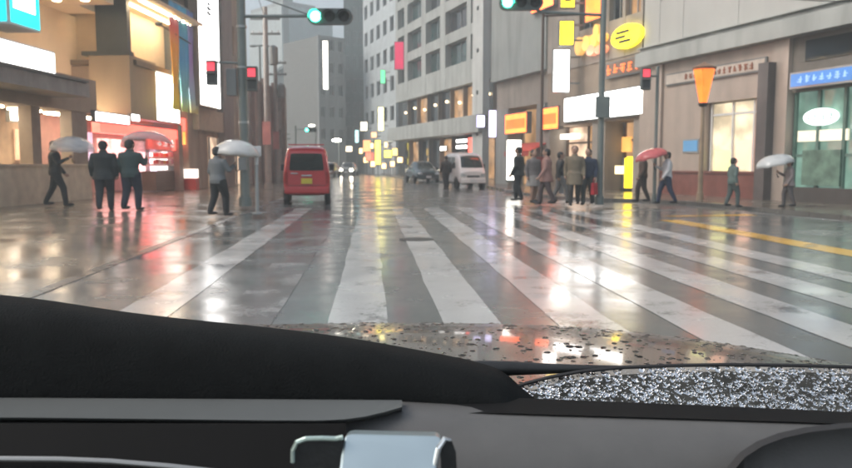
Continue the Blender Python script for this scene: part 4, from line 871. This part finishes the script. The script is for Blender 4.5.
    if kind == 'kei':
        m = MB(); m.box((-.16, -.05, .90), (.16, .02, .94)); m.build('door_handle', chrome, t)
        m = MB(); m.box((-.56, -.02, 1.865), (.56, .14, 1.90)); m.build('roof_spoiler', col_, t, bevel=.01)
        for s_ in (-1, 1): skinpatch(bo, t, 'panel_gap', bumper_d, [(s_ * .600, .62), (s_ * .608, .62), (s_ * .56, 1.66), (s_ * .552, 1.66)], 'rear', .004, 8)
        m = MB(); m.box((-.60, -.012, .60), (.60, .05, .612)); m.build('panel_gap', bumper_d, t)
        m = MB(); m.box((-.5, -.03, .97), (-.28, .03, 1.0)); m.build('badge', chrome, t)
    return t
rz_road = math.atan2(-RD.x, RD.y)
van('red_van', 'red van seen from behind stopped beyond the crossing', Vector((at(306.5, 23.4).x, 23.4, 0)), R(8.3), paint('red_paint', (.55, .022, .028)), 'kei')
fdir = math.atan2(-.20, 1) 
van('white_van', 'white van parked facing the crossing before the grey office block', at(455, 41, 0), math.pi + .24, paint('white_paint', (.70, .66, .64)), 'kei', (.6, .6, .6))
def sedan(name, label, loc, rz, col_, lit, cat='car', roof=True):
    t = thing(name, label, cat, loc, rz)
    S_ = [(0, .42, .72, .92, .62, .70, .60), (.15, .30, .80, 1.02, .74, .80, .68), (.9, .26, .84, 1.10, .78, .84, .66), (1.45, .26, .86, 1.44, .79, .85, .58), (2.3, .26, .86, 1.50, .79, .85, .60), (2.9, .26, .86, 1.36, .79, .85, .60), (3.45, .26, .82, 1.0, .79, .84, .72), (4.2, .28, .72, .86, .76, .82, .68), (4.5, .36, .60, .72, .64, .72, .6)]
    bo = body(t, S_, col_); L_ = 4.5
    skinpatch(bo, t, 'windscreen', carglass, [(-.70, .95), (.70, .95), (.54, 1.40), (-.54, 1.40)], 'front', .008); skinpatch(bo, t, 'rear_window', carglass, [(-.62, 1.08), (.62, 1.08), (.5, 1.38), (-.5, 1.38)], 'rear', .008)
    for s_ in (-1, 1):
        sd_ = 'left' if s_ < 0 else 'right'
        skinpatch(bo, t, 'side_window', carglass, [(1.15, .93), (2.1, .93), (2.1, 1.36), (1.5, 1.36)], sd_, .008, 8); skinpatch(bo, t, 'side_window', carglass, [(2.18, .93), (3.2, .93), (2.7, 1.36), (2.18, 1.36)], sd_, .008, 8)
        skinpatch(bo, t, 'headlamp', lampw if lit else lampoff, [(s_ * .42, .56), (s_ * .72, .56), (s_ * .70, .72), (s_ * .42, .70)], 'front', .02, 6, .02); skinpatch(bo, t, 'tail_lamp', tail, [(s_ * .5, .72), (s_ * .76, .72), (s_ * .74, .9), (s_ * .5, .9)], 'rear', .02, 6, .02)
        m = MB(); m.box((s_ * .86, 2.95, .92), (s_ * 1.02, 3.05, 1.05)); m.build('wing_mirror', col_, t, bevel=.02)
        for y in (.85, 3.6): wheel(t, s_ * .765, y, .31)
    m = MB(); m.box((-.72, L_ - .2, .30), (.72, L_ + .03, .50)); m.build('front_bumper', col_, t, bevel=.05); m = MB(); m.box((-.35, L_ - .03, .54), (.35, L_ + .02, .64)); m.build('grille', bumper_d, t)
    m = MB(); m.box((-.17, L_ + .031, .34), (.17, L_ + .05, .5)); m.build('number_plate', whiteframe, t)
    return t
sedan('dark_car', 'dark bluish car facing the crossing behind the white van', at(415, 54, 0), math.pi + .22, paint('dark_blue_paint', (.03, .055, .065)), False)
sedan('oncoming_car', 'oncoming car with lit headlights far down the wet street', at(351, 84, 0), math.pi - .02, paint('grey_paint', (.25, .25, .24)), True)
sedan('distant_car', 'distant reddish car waiting beyond the red van', at(333, 74, 0), math.pi - .05, paint('rust_paint', (.16, .06, .05)), False)

# ================================================================== people
def remesh(name, mb, m_, parent, vox):
    o = mb.build(name, m_, parent); return bake(o, [('REMESH', {'mode': 'VOXEL', 'voxel_size': vox, 'use_smooth_shade': True}), ('SMOOTH', {'factor': .5, 'iterations': 3})])
skin = mat('skin', (.42, .26, .19), .5, var=.06); hair_k = mat('hair_black', (.015, .013, .012), .5); shoe = mat('shoe_dark', (.02, .02, .022), .4)
def cloth(c): return mat('cloth_%d_%d_%d' % tuple(int(x * 255) for x in c), c, .8, var=.16, scale=7, bump=.2)
def person(label, loc, rz, h, top, bottom, stride=.09, hold=False, coat=0.0, bag=None, hair=hair_k, phase=1, skirt=0.0, lean=0.0, bulk=1.12):
    t = thing('person', label, 'person', loc, rz); H = h; t.scale = (bulk, bulk, 1)
    def V(x, y, z): return Vector((x * H, (y + lean * max(0, z - .5)) * H, z * H))
    hips = {-1: V(-.05, 0, .51), 1: V(.05, 0, .51)}; leg = {}
    for s_ in (-1, 1):
        f = s_ * phase * stride; an = V(.0, 0, 0); lift = .02 if f < 0 else 0
        leg[s_] = (hips[s_], Vector((s_ * .053 * H, (f * .55 + .025) * H, .285 * H)), Vector((s_ * .055 * H, (f - .01) * H, (.048 + lift) * H)), lift)
    arm = {}
    for s_ in (-1, 1):
        sh = V(s_ * .104, 0, .792)
        if hold and s_ == 1: arm[s_] = (sh, V(.135, .05, .66), V(.075, .175, .735))
        else:
            sw = -s_ * phase * stride * .55; arm[s_] = (sh, V(s_ * .134, sw * .4 - .02, .645), V(s_ * .138, sw + .03, .50))
    tors = [(.47, .088, .066), (.53, .098, .075), (.60, .085, .062), (.68, .094, .066), (.76, .108, .070), (.80, .104, .060), (.83, .070, .048), (.85, .036, .038)]
    def rings(mb, inf, z0=0, z1=1, fl=0.0):
        R_ = []
        for z, w, d in tors:
            if z < z0 or z > z1: continue
            R_.append([V((w + inf) * math.cos(2 * math.pi * k / 18), (d + inf) * math.sin(2 * math.pi * k / 18) - .004, z) for k in range(18)])
        mb.loft(R_)
    # body: one skin surface with head, face, neck, limbs and five-fingered hands
    m = MB(); rings(m, -.006); m.tube([V(0, -.004, .83), V(0, .004, .885)], [.037 * H, .034 * H], 12)
    m.ball(V(0, .008, .936), 1, 12, (.046 * H, .056 * H, .066 * H)); m.ball(V(0, .022, .905), 1, 8, (.034 * H, .038 * H, .035 * H))
    m.cone(V(0, .060, .940), .006 * H, V(0, .070, .926), .0085 * H, 8)
    for s_ in (-1, 1): m.ball(V(s_ * .047, 0, .934), 1, 6, (.008 * H, .014 * H, .02 * H))
    m.tube([V(-.016, .057, .905), V(0, .061, .904), V(.016, .057, .905)], .005 * H, 6)
    for s_ in (-1, 1):
        a, b_, c = leg[s_][:3]; m.cone(a, .058 * H, b_, .036 * H); m.cone(b_, .036 * H, b_.lerp(c, .35), .037 * H); m.cone(b_.lerp(c, .35), .036 * H, c, .022 * H)
        a, b_, c = arm[s_]; m.cone(a, .034 * H, b_, .024 * H); m.cone(b_, .025 * H, c, .016 * H)
        d = (c - b_).normalized(); hold_ = hold and s_ == 1
        pd = Vector((0, .25, 1)).normalized() if hold_ else d; side = Vector((1, 0, 0)) if not hold_ else Vector((-.3, 1, 0)).normalized()
        across = Vector((0, 1, 0)) if not hold_ else Vector((0, 0, 1)); pal = c + (d * .028) * H
        m.cone(c, .014 * H, pal + across * .008 * H, .017 * H, 8); m.cone(c, .014 * H, pal - across * .010 * H, .016 * H, 8)
        for k in range(4):
            o = pal + across * ((1.5 - k) * .0105) * H + d * .012 * H; L_ = (.036, .042, .039, .030)[k] * H
            cu = -side * s_ if not hold_ else Vector((-1, .2, 0)).normalized()
            q = o + (d * .8 + cu * .35) * L_ * .55; e = q + (d * .35 + cu * .8) * L_ * .5
            m.cone(o, .0062 * H, q, .0056 * H, 6); m.cone(q, .0056 * H, e, .005 * H, 6)
        o = c + d * .012 * H + across * .018 * H; q = o + (across * .8 + d * .6) * .02 * H; m.cone(o, .0075 * H, q, .0065 * H, 6); m.cone(q, .0065 * H, q + (d * .9 - side * s_ * .3) * .018 * H, .0056 * H, 6)
    remesh('body', m, skin, t, .0085 * H / 1.7)
    for s_ in (-1, 1):
        e = MB(); e.ball(V(s_ * .019, .0545, .943), .0062 * H, 6); e.build('eye', black, t, smooth=True)
    # jacket
    m = MB(); rings(m, .012, .46 if not coat else .46, .835)
    for s_ in (-1, 1):
        a, b_, c = arm[s_]; m.cone(a, .038 * H, b_, .032 * H); m.cone(b_, .032 * H, b_.lerp(c, .93), .025 * H)
    if coat:
        m.loft([[V((.098 + .016 + .012 * q) * math.cos(2 * math.pi * k / 18), (.075 + .014 + .03 * q) * math.sin(2 * math.pi * k / 18), .55 - coat * q) for k in range(18)] for q in (0, .5, 1)])
    m.tube([V(0, -.006, .82), V(0, -.002, .865)], [.05 * H, .044 * H], 12)
    remesh('jacket', m, cloth(top), t, .012)
    # trousers or skirt
    m = MB(); rings(m, .006, .46, .61)
    for s_ in (-1, 1):
        a, b_, c, lf = leg[s_]
        if skirt: continue
        m.cone(a, .066 * H, b_, .045 * H); m.cone(b_, .045 * H, c + Vector((0, 0, .01 * H)), .034 * H)
    if skirt: m.loft([[V((.10 + .035 * q) * math.cos(2 * math.pi * k / 18), (.08 + .05 * q) * math.sin(2 * math.pi * k / 18), .54 - skirt * q) for k in range(18)] for q in (0, .5, 1)])
    remesh('skirt' if skirt else 'trousers', m, cloth(bottom), t, .012)
    for s_ in (-1, 1):
        c, lf = leg[s_][2], leg[s_][3]; q = MB(); z = lf * H
        q.ball((c.x, c.y + .038 * H, z + .024 * H), 1, 8, (.027 * H, .072 * H, .024 * H)); q.ball((c.x, c.y - .004 * H, z + .036 * H), 1, 8, (.026 * H, .032 * H, .036 * H)); q.build('shoe', shoe, t, smooth=True)
    m = MB(); m.ball(V(0, -.006, .950), 1, 12, (.052 * H, .058 * H, .058 * H)); m.ball(V(0, -.024, .920), 1, 10, (.047 * H, .038 * H, .052 * H)); m.build('hair', hair, t, smooth=True)
    if bag:
        c = arm[bag[0]][2]; bg = thing('bag', bag[2], 'bag', t.matrix_basis @ Vector((c.x, c.y, 0)), rz); bg.location = loc + Matrix.Rotation(rz, 3, 'Z') @ Vector((c.x, c.y, c.z - .5))
        m = MB(); m.hexa([(-.06, -.17, 0), (.06, -.17, 0), (.06, .17, 0), (-.06, .17, 0), (-.035, -.19, .34), (.035, -.19, .34), (.035, .19, .34), (-.035, .19, .34)]); m.build('pouch', cloth(bag[1]), bg, bevel=.015)
        m = MB(); m.tube([(0, -.1, .33), (0, -.09, .45), (0, 0, .49), (0, .09, .45), (0, .1, .33)], .008, 6); m.build('handle', cloth(bag[1]), bg)
    hand = arm[1][2] + Vector((-.02, .05, .05)) * H; hand.x *= bulk; hand.y *= bulk
    return t, loc + Matrix.Rotation(rz, 3, 'Z') @ hand
def umbrella(label, hand, top, r, m_, dome=.24):
    t = thing('umbrella', label, 'umbrella', hand); ax = Vector(top) - hand; Lh = ax.length; z = ax.normalized(); x = z.orthogonal().normalized(); y = z.cross(x)
    def q(a, rr, h): return z * h + x * (rr * math.cos(a)) + y * (rr * math.sin(a))
    n = 8; rings = []
    for j in range(7):
        u = j / 6; rr = r * math.sin(u * math.pi / 2 * .98); ring_ = []
        for k in range(n * 4):
            sc_ = 1 - .055 * u * (math.sin(math.pi * (k % 4) / 4)); ring_.append(q(2 * math.pi * k / (n * 4), max(.012, rr) * sc_, Lh - dome * r * 2 * (1 - math.cos(u * math.pi / 2)) + .02 * u * math.sin(math.pi * (k % 4) / 4)))
        rings.append(ring_)
    m = MB(); m.loft(rings, caps=False); cn = m.build('canopy', m_, t, smooth=True); sm = cn.modifiers.new('th', 'SOLIDIFY'); sm.thickness = .004
    m = MB(); m.tube([z * -.1, z * (Lh + .05)], .007, 8); m.build('shaft', alu, t)
    m = MB(); hk = [z * -.1, z * -.16, z * -.2 + x * .02, z * -.215 + x * .05, z * -.19 + x * .075]; m.tube(hk, .012, 8); m.build('handle', black, t)
    for k in range(n):
        a = 2 * math.pi * k / n; pts = []
        for j in range(7):
            u = j / 6; pts.append(q(a, max(.012, r * math.sin(u * math.pi / 2 * .98)), Lh - dome * r * 2 * (1 - math.cos(u * math.pi / 2)) - .008))
        m = MB(); m.tube(pts, .004, 5); m.build('rib', alu, t)
    return t
def vinyl(name, c, a):
    m, t, b = nmat(name); b.inputs['Base Color'].default_value = (*c, 1); b.inputs['Roughness'].default_value = .15; tr = t.nodes.new('ShaderNodeBsdfTransparent'); mx = t.nodes.new('ShaderNodeMixShader')
    lw = t.nodes.new('ShaderNodeTexNoise'); lw.inputs['Scale'].default_value = 6; mr = t.nodes.new('ShaderNodeMapRange'); mr.inputs[3].default_value = a - .12; mr.inputs[4].default_value = a + .12; t.links.new(lw.outputs['Fac'], mr.inputs[0])
    t.links.new(mr.outputs[0], mx.inputs[0]); t.links.new(tr.outputs[0], mx.inputs[1]); t.links.new(b.outputs[0], mx.inputs[2]); t.links.new(mx.outputs[0], t.nodes['Material Output'].inputs[0]); MATS[name] = m; return m
def who(px, py, head, z=.1):
    p = G(px, py, z); return p, (P(px, head, p.y).z - z)
WHO = []
p, h = who(57, 206, 141); t, hd = person('person in black walking past the beige counter under a clear umbrella', p, R(-70), h, (.028, .03, .033), (.02, .021, .024), .13, True)
umbrella('clear vinyl umbrella held by the person at the beige counter', hd, hd + Vector((.04, -.05, .52)), .62, vinyl('clear_vinyl', (.8, .82, .84), .38), .32)
p, h = who(105.5, 210.5, 141); person('person in long dark navy coat seen from behind outside the red shop', p, R(12), h, (.025, .03, .033), (.025, .027, .038), .045, coat=.10, bulk=1.27)
p, h = who(132, 210.5, 140); t, hd = person('person in dark teal jacket and navy trousers under the pink umbrella', p, R(-14), h, (.045, .075, .075), (.02, .024, .045), .05, True, bulk=1.3)
umbrella('translucent pink umbrella in front of the red shop', hd, hd + Vector((-.02, .15, .60)), .68, vinyl('pink_vinyl', (.85, .55, .52), .55), .28)
p, h = who(219, 216, 147); t, hd = person('person in grey jacket and black trousers under a white umbrella', p, R(-35), h, (.17, .18, .185), (.018, .018, .02), .07, True, bulk=1.25)
umbrella('white umbrella held by the person in the grey jacket', hd, hd + Vector((.03, .02, .50)), .54, vinyl('white_vinyl', (.78, .76, .72), .8), .34)
p, h = who(518, 201, 147); person('person in dark coat at the edge of the group by the standing lightbox', p, R(60), h, (.04, .045, .042), (.03, .03, .032), .07, coat=.08)
p, h = who(533, 203, 150); person('person in grey top with pale skirt waiting to cross', p, R(-150), h, (.20, .18, .17), (.32, .30, .28), .04, skirt=.22)
p, h = who(546, 204.5, 149); person('person in rose beige coat walking over the footway', p, R(75), h, (.36, .20, .17), (.10, .07, .07), .12, coat=.14)
p, h = who(560, 203, 152); person('person in black top carrying a white shopping bag', p, R(-95), h, (.05, .05, .05), (.25, .24, .23), .13, bag=(-1, (.6, .58, .55), 'white shopping bag in the hand of the person in black top'))
p, h = who(574, 205.5, 146); person('tall person in long khaki coat beside the signal pole', p, R(170), h, (.20, .16, .11), (.06, .055, .05), .06, coat=.20)
p, h = who(587.5, 205, 149); person('person in navy jacket with a red bag beside the grey green pole', p, R(150), h, (.03, .04, .07), (.07, .075, .07), .07, bag=(-1, (.50, .03, .04), 'red bag held low by the person in navy jacket'))
p, h = who(642, 202, 152); person('person in brown coat outside the stone pillar', p, R(80), h, (.10, .065, .05), (.05, .04, .035), .09)
p, h = who(666, 204, 152); t, hd = person('person in white shirt and navy trousers under a red umbrella', p, R(85), h, (.62, .60, .60), (.035, .045, .08), .13, True)
umbrella('red umbrella held by the person in the white shirt', hd, hd + Vector((-.12, 0, .42)), .50, vinyl('red_vinyl', (.70, .16, .16), .85), .28)
p, h = who(732, 207, 158); person('person in slate green clothes outside the peach lit shop window', p, R(-80), h, (.10, .14, .13), (.07, .09, .085), .08)
p, h = who(446, 188.5, 156, 0); person('person in black standing beside the white van', p, R(20), h, (.04, .035, .035), (.03, .03, .03), .05)
p, h = who(788, 207, 160); t, hd = person('person in pinkish grey coat under a pale umbrella by the green glazed shop', p, R(80), h, (.30, .25, .24), (.10, .09, .09), .08, True, coat=.1)
umbrella('pale grey umbrella held by the person in the pinkish coat', hd, hd + Vector((-.1, 0, .42)), .52, vinyl('pale_vinyl', (.6, .62, .62), .75), .28)

# ================================================================== the car the picture is taken from
CAR = thing('own_car', 'black dashboard and rain beaded bonnet of the car at the crossing', 'car', (0, .9, 0))
def crease(parent, name, rows, m_, sub=2):
    """smooth sheet through rows of points, given thickness downwards"""
    m = MB(); m.loft(rows, caps=False, closed=False); o = m.build(name, m_, parent); return bake(o, [('SUBSURF', {'levels': sub, 'render_levels': sub}), ('SOLIDIFY', {'thickness': .012, 'offset': -1.0})])
# bonnet: high in the middle, rolling off towards the far wing
hoodmat = mat('bonnet_paint', (.10, .092, .082), .25, metal=.45, var=.1, scale=3, coat=.55)
front = [(-300, 345), (-120, 334), (60, 327), (200, 323), (330, 321), (450, 320), (560, 323), (650, 331), (730, 342), (800, 354), (870, 366), (960, 386)]
def hoodrow(k):
    rows = []
    for x, y in front:
        f = P(x, y, 2.0); rows.append(f)
    return rows
r2 = hoodrow(0)
rows = []
for Y, dz in ((2.10, -.10), (2.06, -.03), (2.0, 0), (1.75, .035), (1.5, .055), (1.25, .07), (1.08, .075)):
    rows.append([Vector((v.x * (.93 + .07 * (Y - 1) ), Y, v.z + dz)) for v in r2])
hood = crease(CAR, 'bonnet', rows, hoodmat)
bm = bmesh.new(); bm.from_mesh(hood.data); hbv = BVHTree.FromBMesh(bm); bm.free()
# raindrops: flattened beads standing on the bonnet
def watermat():
    m, t, b = nmat('rain_water'); b.inputs['Base Color'].default_value = (.95, .95, .94, 1); b.inputs['Roughness'].default_value = .02; b.inputs['IOR'].default_value = 1.33; b.inputs['Transmission Weight'].default_value = 1.0; b.inputs['Specular IOR Level'].default_value = .8; MATS['water'] = m; return m
water = watermat()
def beads(name, n, sampler, r0, r1, parent, seed, flat=.5, m_=None):
    rr = random.Random(seed); m = MB(); c = 0
    while c < n:
        s_ = sampler(rr)
        if s_ is None: continue
        p, nrm, k = s_; c += 1; r_ = r0 + (r1 - r0) * rr.random() ** 2.2; r_ *= k
        x = nrm.orthogonal().normalized(); y = nrm.cross(x); ex, ey = rr.uniform(.8, 1.3), rr.uniform(.8, 1.3); a0 = rr.random() * 6
        rings = []
        for u, hgt_ in ((1, -.05), (.96, .35), (.7, .8), (.3, 1)):
            rings.append([p + (x * (ex * math.cos(a0 + 2 * math.pi * q / 8)) + y * (ey * math.sin(a0 + 2 * math.pi * q / 8))) * r_ * u + nrm * r_ * flat * hgt_ for q in range(8)])
        m.loft(rings)
    o = m.build(name, m_ or water, parent, smooth=True); o['kind'] = 'stuff'; return o
def hood_s(rr):
    x, y = rr.uniform(-.75, 1.25), rr.uniform(1.15, 2.06); h_ = hbv.ray_cast(Vector((x, y, 2)), Vector((0, 0, -1)))
    if not h_[0]: return None
    n_ = h_[1] if h_[1].z > 0 else -h_[1]; return h_[0], n_, 1.0
beads('raindrop_beads', 2300, hood_s, .0014, .0080, CAR, 3, .38)
# lower windscreen: water left outside the wiper's sweep
arc = [(505, 391), (525, 384), (550, 377.5), (580, 372), (620, 368), (670, 366), (730, 365), (800, 366), (870, 368), (950, 372)]
low = [(505, 396), (525, 398), (550, 400), (580, 401.5), (620, 403.5), (670, 406), (730, 409), (800, 412), (870, 415), (950, 419)]
def interp(tab, x):
    for (a, ya), (b, yb) in zip(tab[:-1], tab[1:]):
        if a <= x <= b: return ya + (yb - ya) * (x - a) / (b - a)
    return tab[-1][1]
GY = lambda t_: .90 + .10 * t_           # raked glass: further away higher up... from foot (t=0) to the sweep line (t=1)
glassrow = [[P(x, interp(low, x) + 4, .86) for x, _ in arc], [P(x, (interp(low, x) + interp(arc, x)) / 2, .82) for x, _ in arc], [P(x, interp(arc, x), .78) for x, _ in arc]]
def filmmat():
    m, t, b = nmat('water_film'); b.inputs['Base Color'].default_value = (.55, .56, .55, 1); b.inputs['Roughness'].default_value = .12; tr = t.nodes.new('ShaderNodeBsdfTransparent'); mx = t.nodes.new('ShaderNodeMixShader')
    nz = t.nodes.new('ShaderNodeTexNoise'); nz.inputs['Scale'].default_value = 60; mr = t.nodes.new('ShaderNodeMapRange'); mr.inputs[1].default_value = .35; mr.inputs[2].default_value = .7; mr.inputs[3].default_value = .03; mr.inputs[4].default_value = .22
    tc = t.nodes.new('ShaderNodeTexCoord'); t.links.new(tc.outputs['Object'], nz.inputs['Vector']); t.links.new(nz.outputs['Fac'], mr.inputs[0]); t.links.new(mr.outputs[0], mx.inputs[0]); t.links.new(tr.outputs[0], mx.inputs[1]); t.links.new(b.outputs[0], mx.inputs[2]); t.links.new(mx.outputs[0], t.nodes['Material Output'].inputs[0]); return m
m = MB(); m.loft(glassrow, caps=False, closed=False); wf = m.build('windscreen_water', filmmat(), CAR, smooth=True); wf['kind'] = 'stuff'
def glass_s(rr):
    xx = 505 + 400 * rr.random(); k = max(j for j in range(len(arc) - 1) if arc[j][0] <= xx); f = (xx - arc[k][0]) / (arc[k + 1][0] - arc[k][0])
    if rr.random() > (interp(low, xx) - interp(arc, xx)) / 46: return None
    v = rr.random() * .95
    a = glassrow[0][k].lerp(glassrow[0][k + 1], f); b = glassrow[2][k].lerp(glassrow[2][k + 1], f); p = a.lerp(b, v)
    return p + Vector((0, .0015, .001)), Vector((0, -.75, .66)), .8
m = MB(); m.loft([[P(x, y + .6, .90) for x, y in arc], [P(x, interp(low, x) + 8, .94) for x, _ in arc]], caps=False, closed=False); cw_ = m.build('wiper_cowl', mat('cowl_grey', (.26, .24, .21), .5, var=.5, scale=25), CAR); sm = cw_.modifiers.new('th', 'SOLIDIFY'); sm.thickness = .01
beads('windscreen_beads', 3000, glass_s, .0005, .0036, CAR, 8, .42)
# wiper: rubber blade along the sweep line with its arm
m = MB(); pts = [P(x, y - .5, .785) for x, y in arc]; m.tube(pts, [.0022] * len(pts), 6); m.build('wiper_blade', rubber, CAR)
m = MB(); m.tube([P(440, 373, .80), P(480, 369, .80), P(510, 368.2, .80), P(540, 368.6, .80), P(575, 368.6, .795), P(605, 367.8, .79), P(630, 367.2, .788)], [.010, .0095, .008, .0062, .0046, .003, .0015], 14); m.build('wiper_arm', black, CAR, smooth=True)
# black dashboard pad swelling up on the passenger side
top = [(-220, 280), (-90, 286), (6, 293), (60, 300), (120, 310), (200, 319), (260, 324.5), (330, 333), (380, 341), (430, 350.5), (470, 358), (496, 365), (508, 373), (518, 383), (534, 396)]
def padrow(Y, drop): return [P(x, y + drop, Y) for x, y in top]
rows = [[P(x, 428, .70) for x, _ in top], [P(x, 412, .69) for x, _ in top], [P(x, max(y + 30, 398 if y > 375 else y + 30), .70) for x, y in top], padrow(.72, 12), padrow(.755, 4), padrow(.80, 1), padrow(.87, 2), padrow(.93, 10), padrow(.95, 40)]
dashpad = mat('dash_vinyl', (.008, .009, .009), .85, var=.2, scale=30, bump=.25); dashpad.node_tree.nodes['Principled BSDF'].inputs['Specular IOR Level'].default_value = .12
pad = crease(CAR, 'dashboard_pad', rows, dashpad, 2)
# lip running across below the glass
lipm = mat('dash_lip', (.006, .006, .006), .8, var=.2); lipm.node_tree.nodes['Principled BSDF'].inputs['Specular IOR Level'].default_value = .15
m = MB(); q0 = [(380, 398, 414), (500, 397, 413), (600, 401, 416), (700, 405, 419), (800, 409.5, 422), (900, 414, 426), (1000, 419, 430)]
m.loft([[P(x, a, .72), P(x, a, .80), P(x, b_ + 6, .80), P(x, b_, .66)] for x, a, b_ in q0]); m.build('dashboard_lip', lipm, CAR)
# grey dashboard face
dashg = mat('dash_grey', (.092, .09, .086), .55, var=.1, scale=25, bump=.06)
def row_at(y_fn, Y, x0=-120, x1=1000, n=18): return [P(x0 + (x1 - x0) * k / n, y_fn(x0 + (x1 - x0) * k / n), Y) for k in range(n + 1)]
edge_y = lambda x: 404 if x < 380 else interp([(380, 404), (500, 411), (600, 414), (700, 417), (800, 420), (1001, 428)], x)
rows = [row_at(lambda x: edge_y(x) - 5, .70), row_at(edge_y, .665), row_at(lambda x: edge_y(x) + 14, .64), row_at(lambda x: 452, .615), row_at(lambda x: 490, .60), row_at(lambda x: 540, .59)]
crease(CAR, 'dashboard', rows, dashg, 1)
# pale trim bar and black recess on the passenger side
m = MB(); m.loft([[P(x, 398.5 + .006 * max(0, x), .668), P(x, 397.5 + .006 * max(0, x), .675), P(x, 425 + .012 * max(0, x) - tp, .67), P(x, 419 + .012 * max(0, x) - tp, .618 + tp * .002), P(x, 417 + .012 * max(0, x) - tp, .616 + tp * .002)] for x, tp in ((-120, 0), (-40, 0), (40, 0), (120, 0), (200, 0), (270, 0), (320, .5), (345, 2), (365, 5), (385, 10), (402, 15))]); m.build('trim_bar', mat('trim_grey', (.085, .09, .086), .5, var=.2, scale=6), CAR)
m = MB(); m.loft([[P(x, 423, .620), P(x, 423, .60), P(x, 500, .56), P(x, 500, .60)] for x in (-120, 60, 200, 300, 346)]); m.build('glovebox_panel', lipm, CAR)
m = MB(); m.tube([P(-60, 458, .575), P(60, 459, .575), P(110, 461, .574), P(170, 466, .572), P(240, 474, .57)], .0022, 8); m.build('trim_line', mat('trim_line', (.28, .28, .27), .3, metal=.6), CAR)
m = MB(); m.tube([P(78, 367, .70), P(95, 375, .70), P(112, 383, .70)], .0013, 6); m.build('pad_glint', mat('glint_grey', (.12, .12, .12), .5), CAR)  # pale grey line standing in for a reflection on the pad
# instrument hood in front of the driver
ring_ = [(722, 480), (728, 466), (740, 452), (757, 441), (778, 433), (805, 427), (840, 423), (880, 421), (930, 421), (980, 426)]
m = MB(); m.loft([[P(x, y, .56), P(x, y, .60), P(x + 5, y + 5, .60), P(x + 5, y + 5, .55)] for x, y in ring_]); m.build('instrument_rim', rubber, CAR)
m = MB(); m.loft([[P(x + 4, y + 4, .585) for x, y in ring_], [P(x + (6 if x < 800 else 0), max(y + 40, 470), .57) for x, y in ring_], [P(x, 560, .56) for x, y in ring_]], caps=False, closed=False); m.build('instrument_hood', mat('hood_grey', (.085, .082, .078), .55, var=.1, scale=25, bump=.06), CAR)
reroot(CAR)
# chrome phone clamp fixed to the dashboard
HC = thing('phone_clamp', 'shiny phone clamp with pale blue tinted plate on the dashboard', 'phone holder', P(390, 470, .52))
m = MB()
pl = [P(x, y, .538 - (y - 434) * .0007) for x, y in ((345, 437), (347.5, 435), (352, 434), (436, 436), (440, 437.5), (441, 440), (438, 452), (433, 500), (336, 500), (341, 456))]
m.loft([pl, [v + Vector((0, .02, -.004)) for v in pl]]); m.build('plate', mat('plate_silver', (.40, .48, .50), .3, metal=.75, var=.08, scale=14), HC, bevel=.0012)
m = MB(); arm_ = [(293, 462), (293, 450), (297, 442), (306, 438.5), (322, 438), (336, 438.5), (343, 437)]
m.loft([[P(x, y, .528), P(x, y - .3, .545), P(x + (4 if x < 300 else 0), 500, .545), P(x + (4 if x < 300 else 0), 500, .528)] for x, y in arm_]); m.build('clamp_jaw', black, HC)
m = MB(); m.tube([P(x, y, .527) for x, y in arm_], .0019, 8); m.build('jaw_edge', mat('jaw_edge', (.45, .55, .50), .25, metal=.8, var=.05), HC)
m = MB(); m.loft([[P(x, y, .520), P(x, y, .545), P(x + 2, 500, .545), P(x + 2, 500, .52)] for x, y in ((440, 441), (446, 439), (452, 441), (456, 452))]); m.build('clamp_jaw', black, HC)
m = MB(); m.tube([P(434, 500, .515), P(434, 470, .517), P(439, 448, .519), P(445, 438.5, .520), P(451, 440, .52)], [.0015, .0018, .0022, .0022, .001], 8); m.build('jaw_edge', chrome, HC)
reroot(HC)

# ================================================================== rain haze
m = MB(); m.box((-280, -70, -1.2), (280, 440, 62)); hz = m.build('haze', None if False else black)
hz.data.materials.clear(); hm = bpy.data.materials.new('haze'); hm.use_nodes = True; t_ = hm.node_tree; t_.nodes.clear(); pv_ = t_.nodes.new('ShaderNodeVolumePrincipled'); ou = t_.nodes.new('ShaderNodeOutputMaterial')
pv_.inputs['Color'].default_value = (.80, .90, .91, 1); pv_.inputs['Density'].default_value = .005; pv_.inputs['Anisotropy'].default_value = .2
t_.links.new(pv_.outputs[0], ou.inputs['Volume']); hz.data.materials.append(hm); tag(hz, 'pale rain haze over the street', kind='stuff')
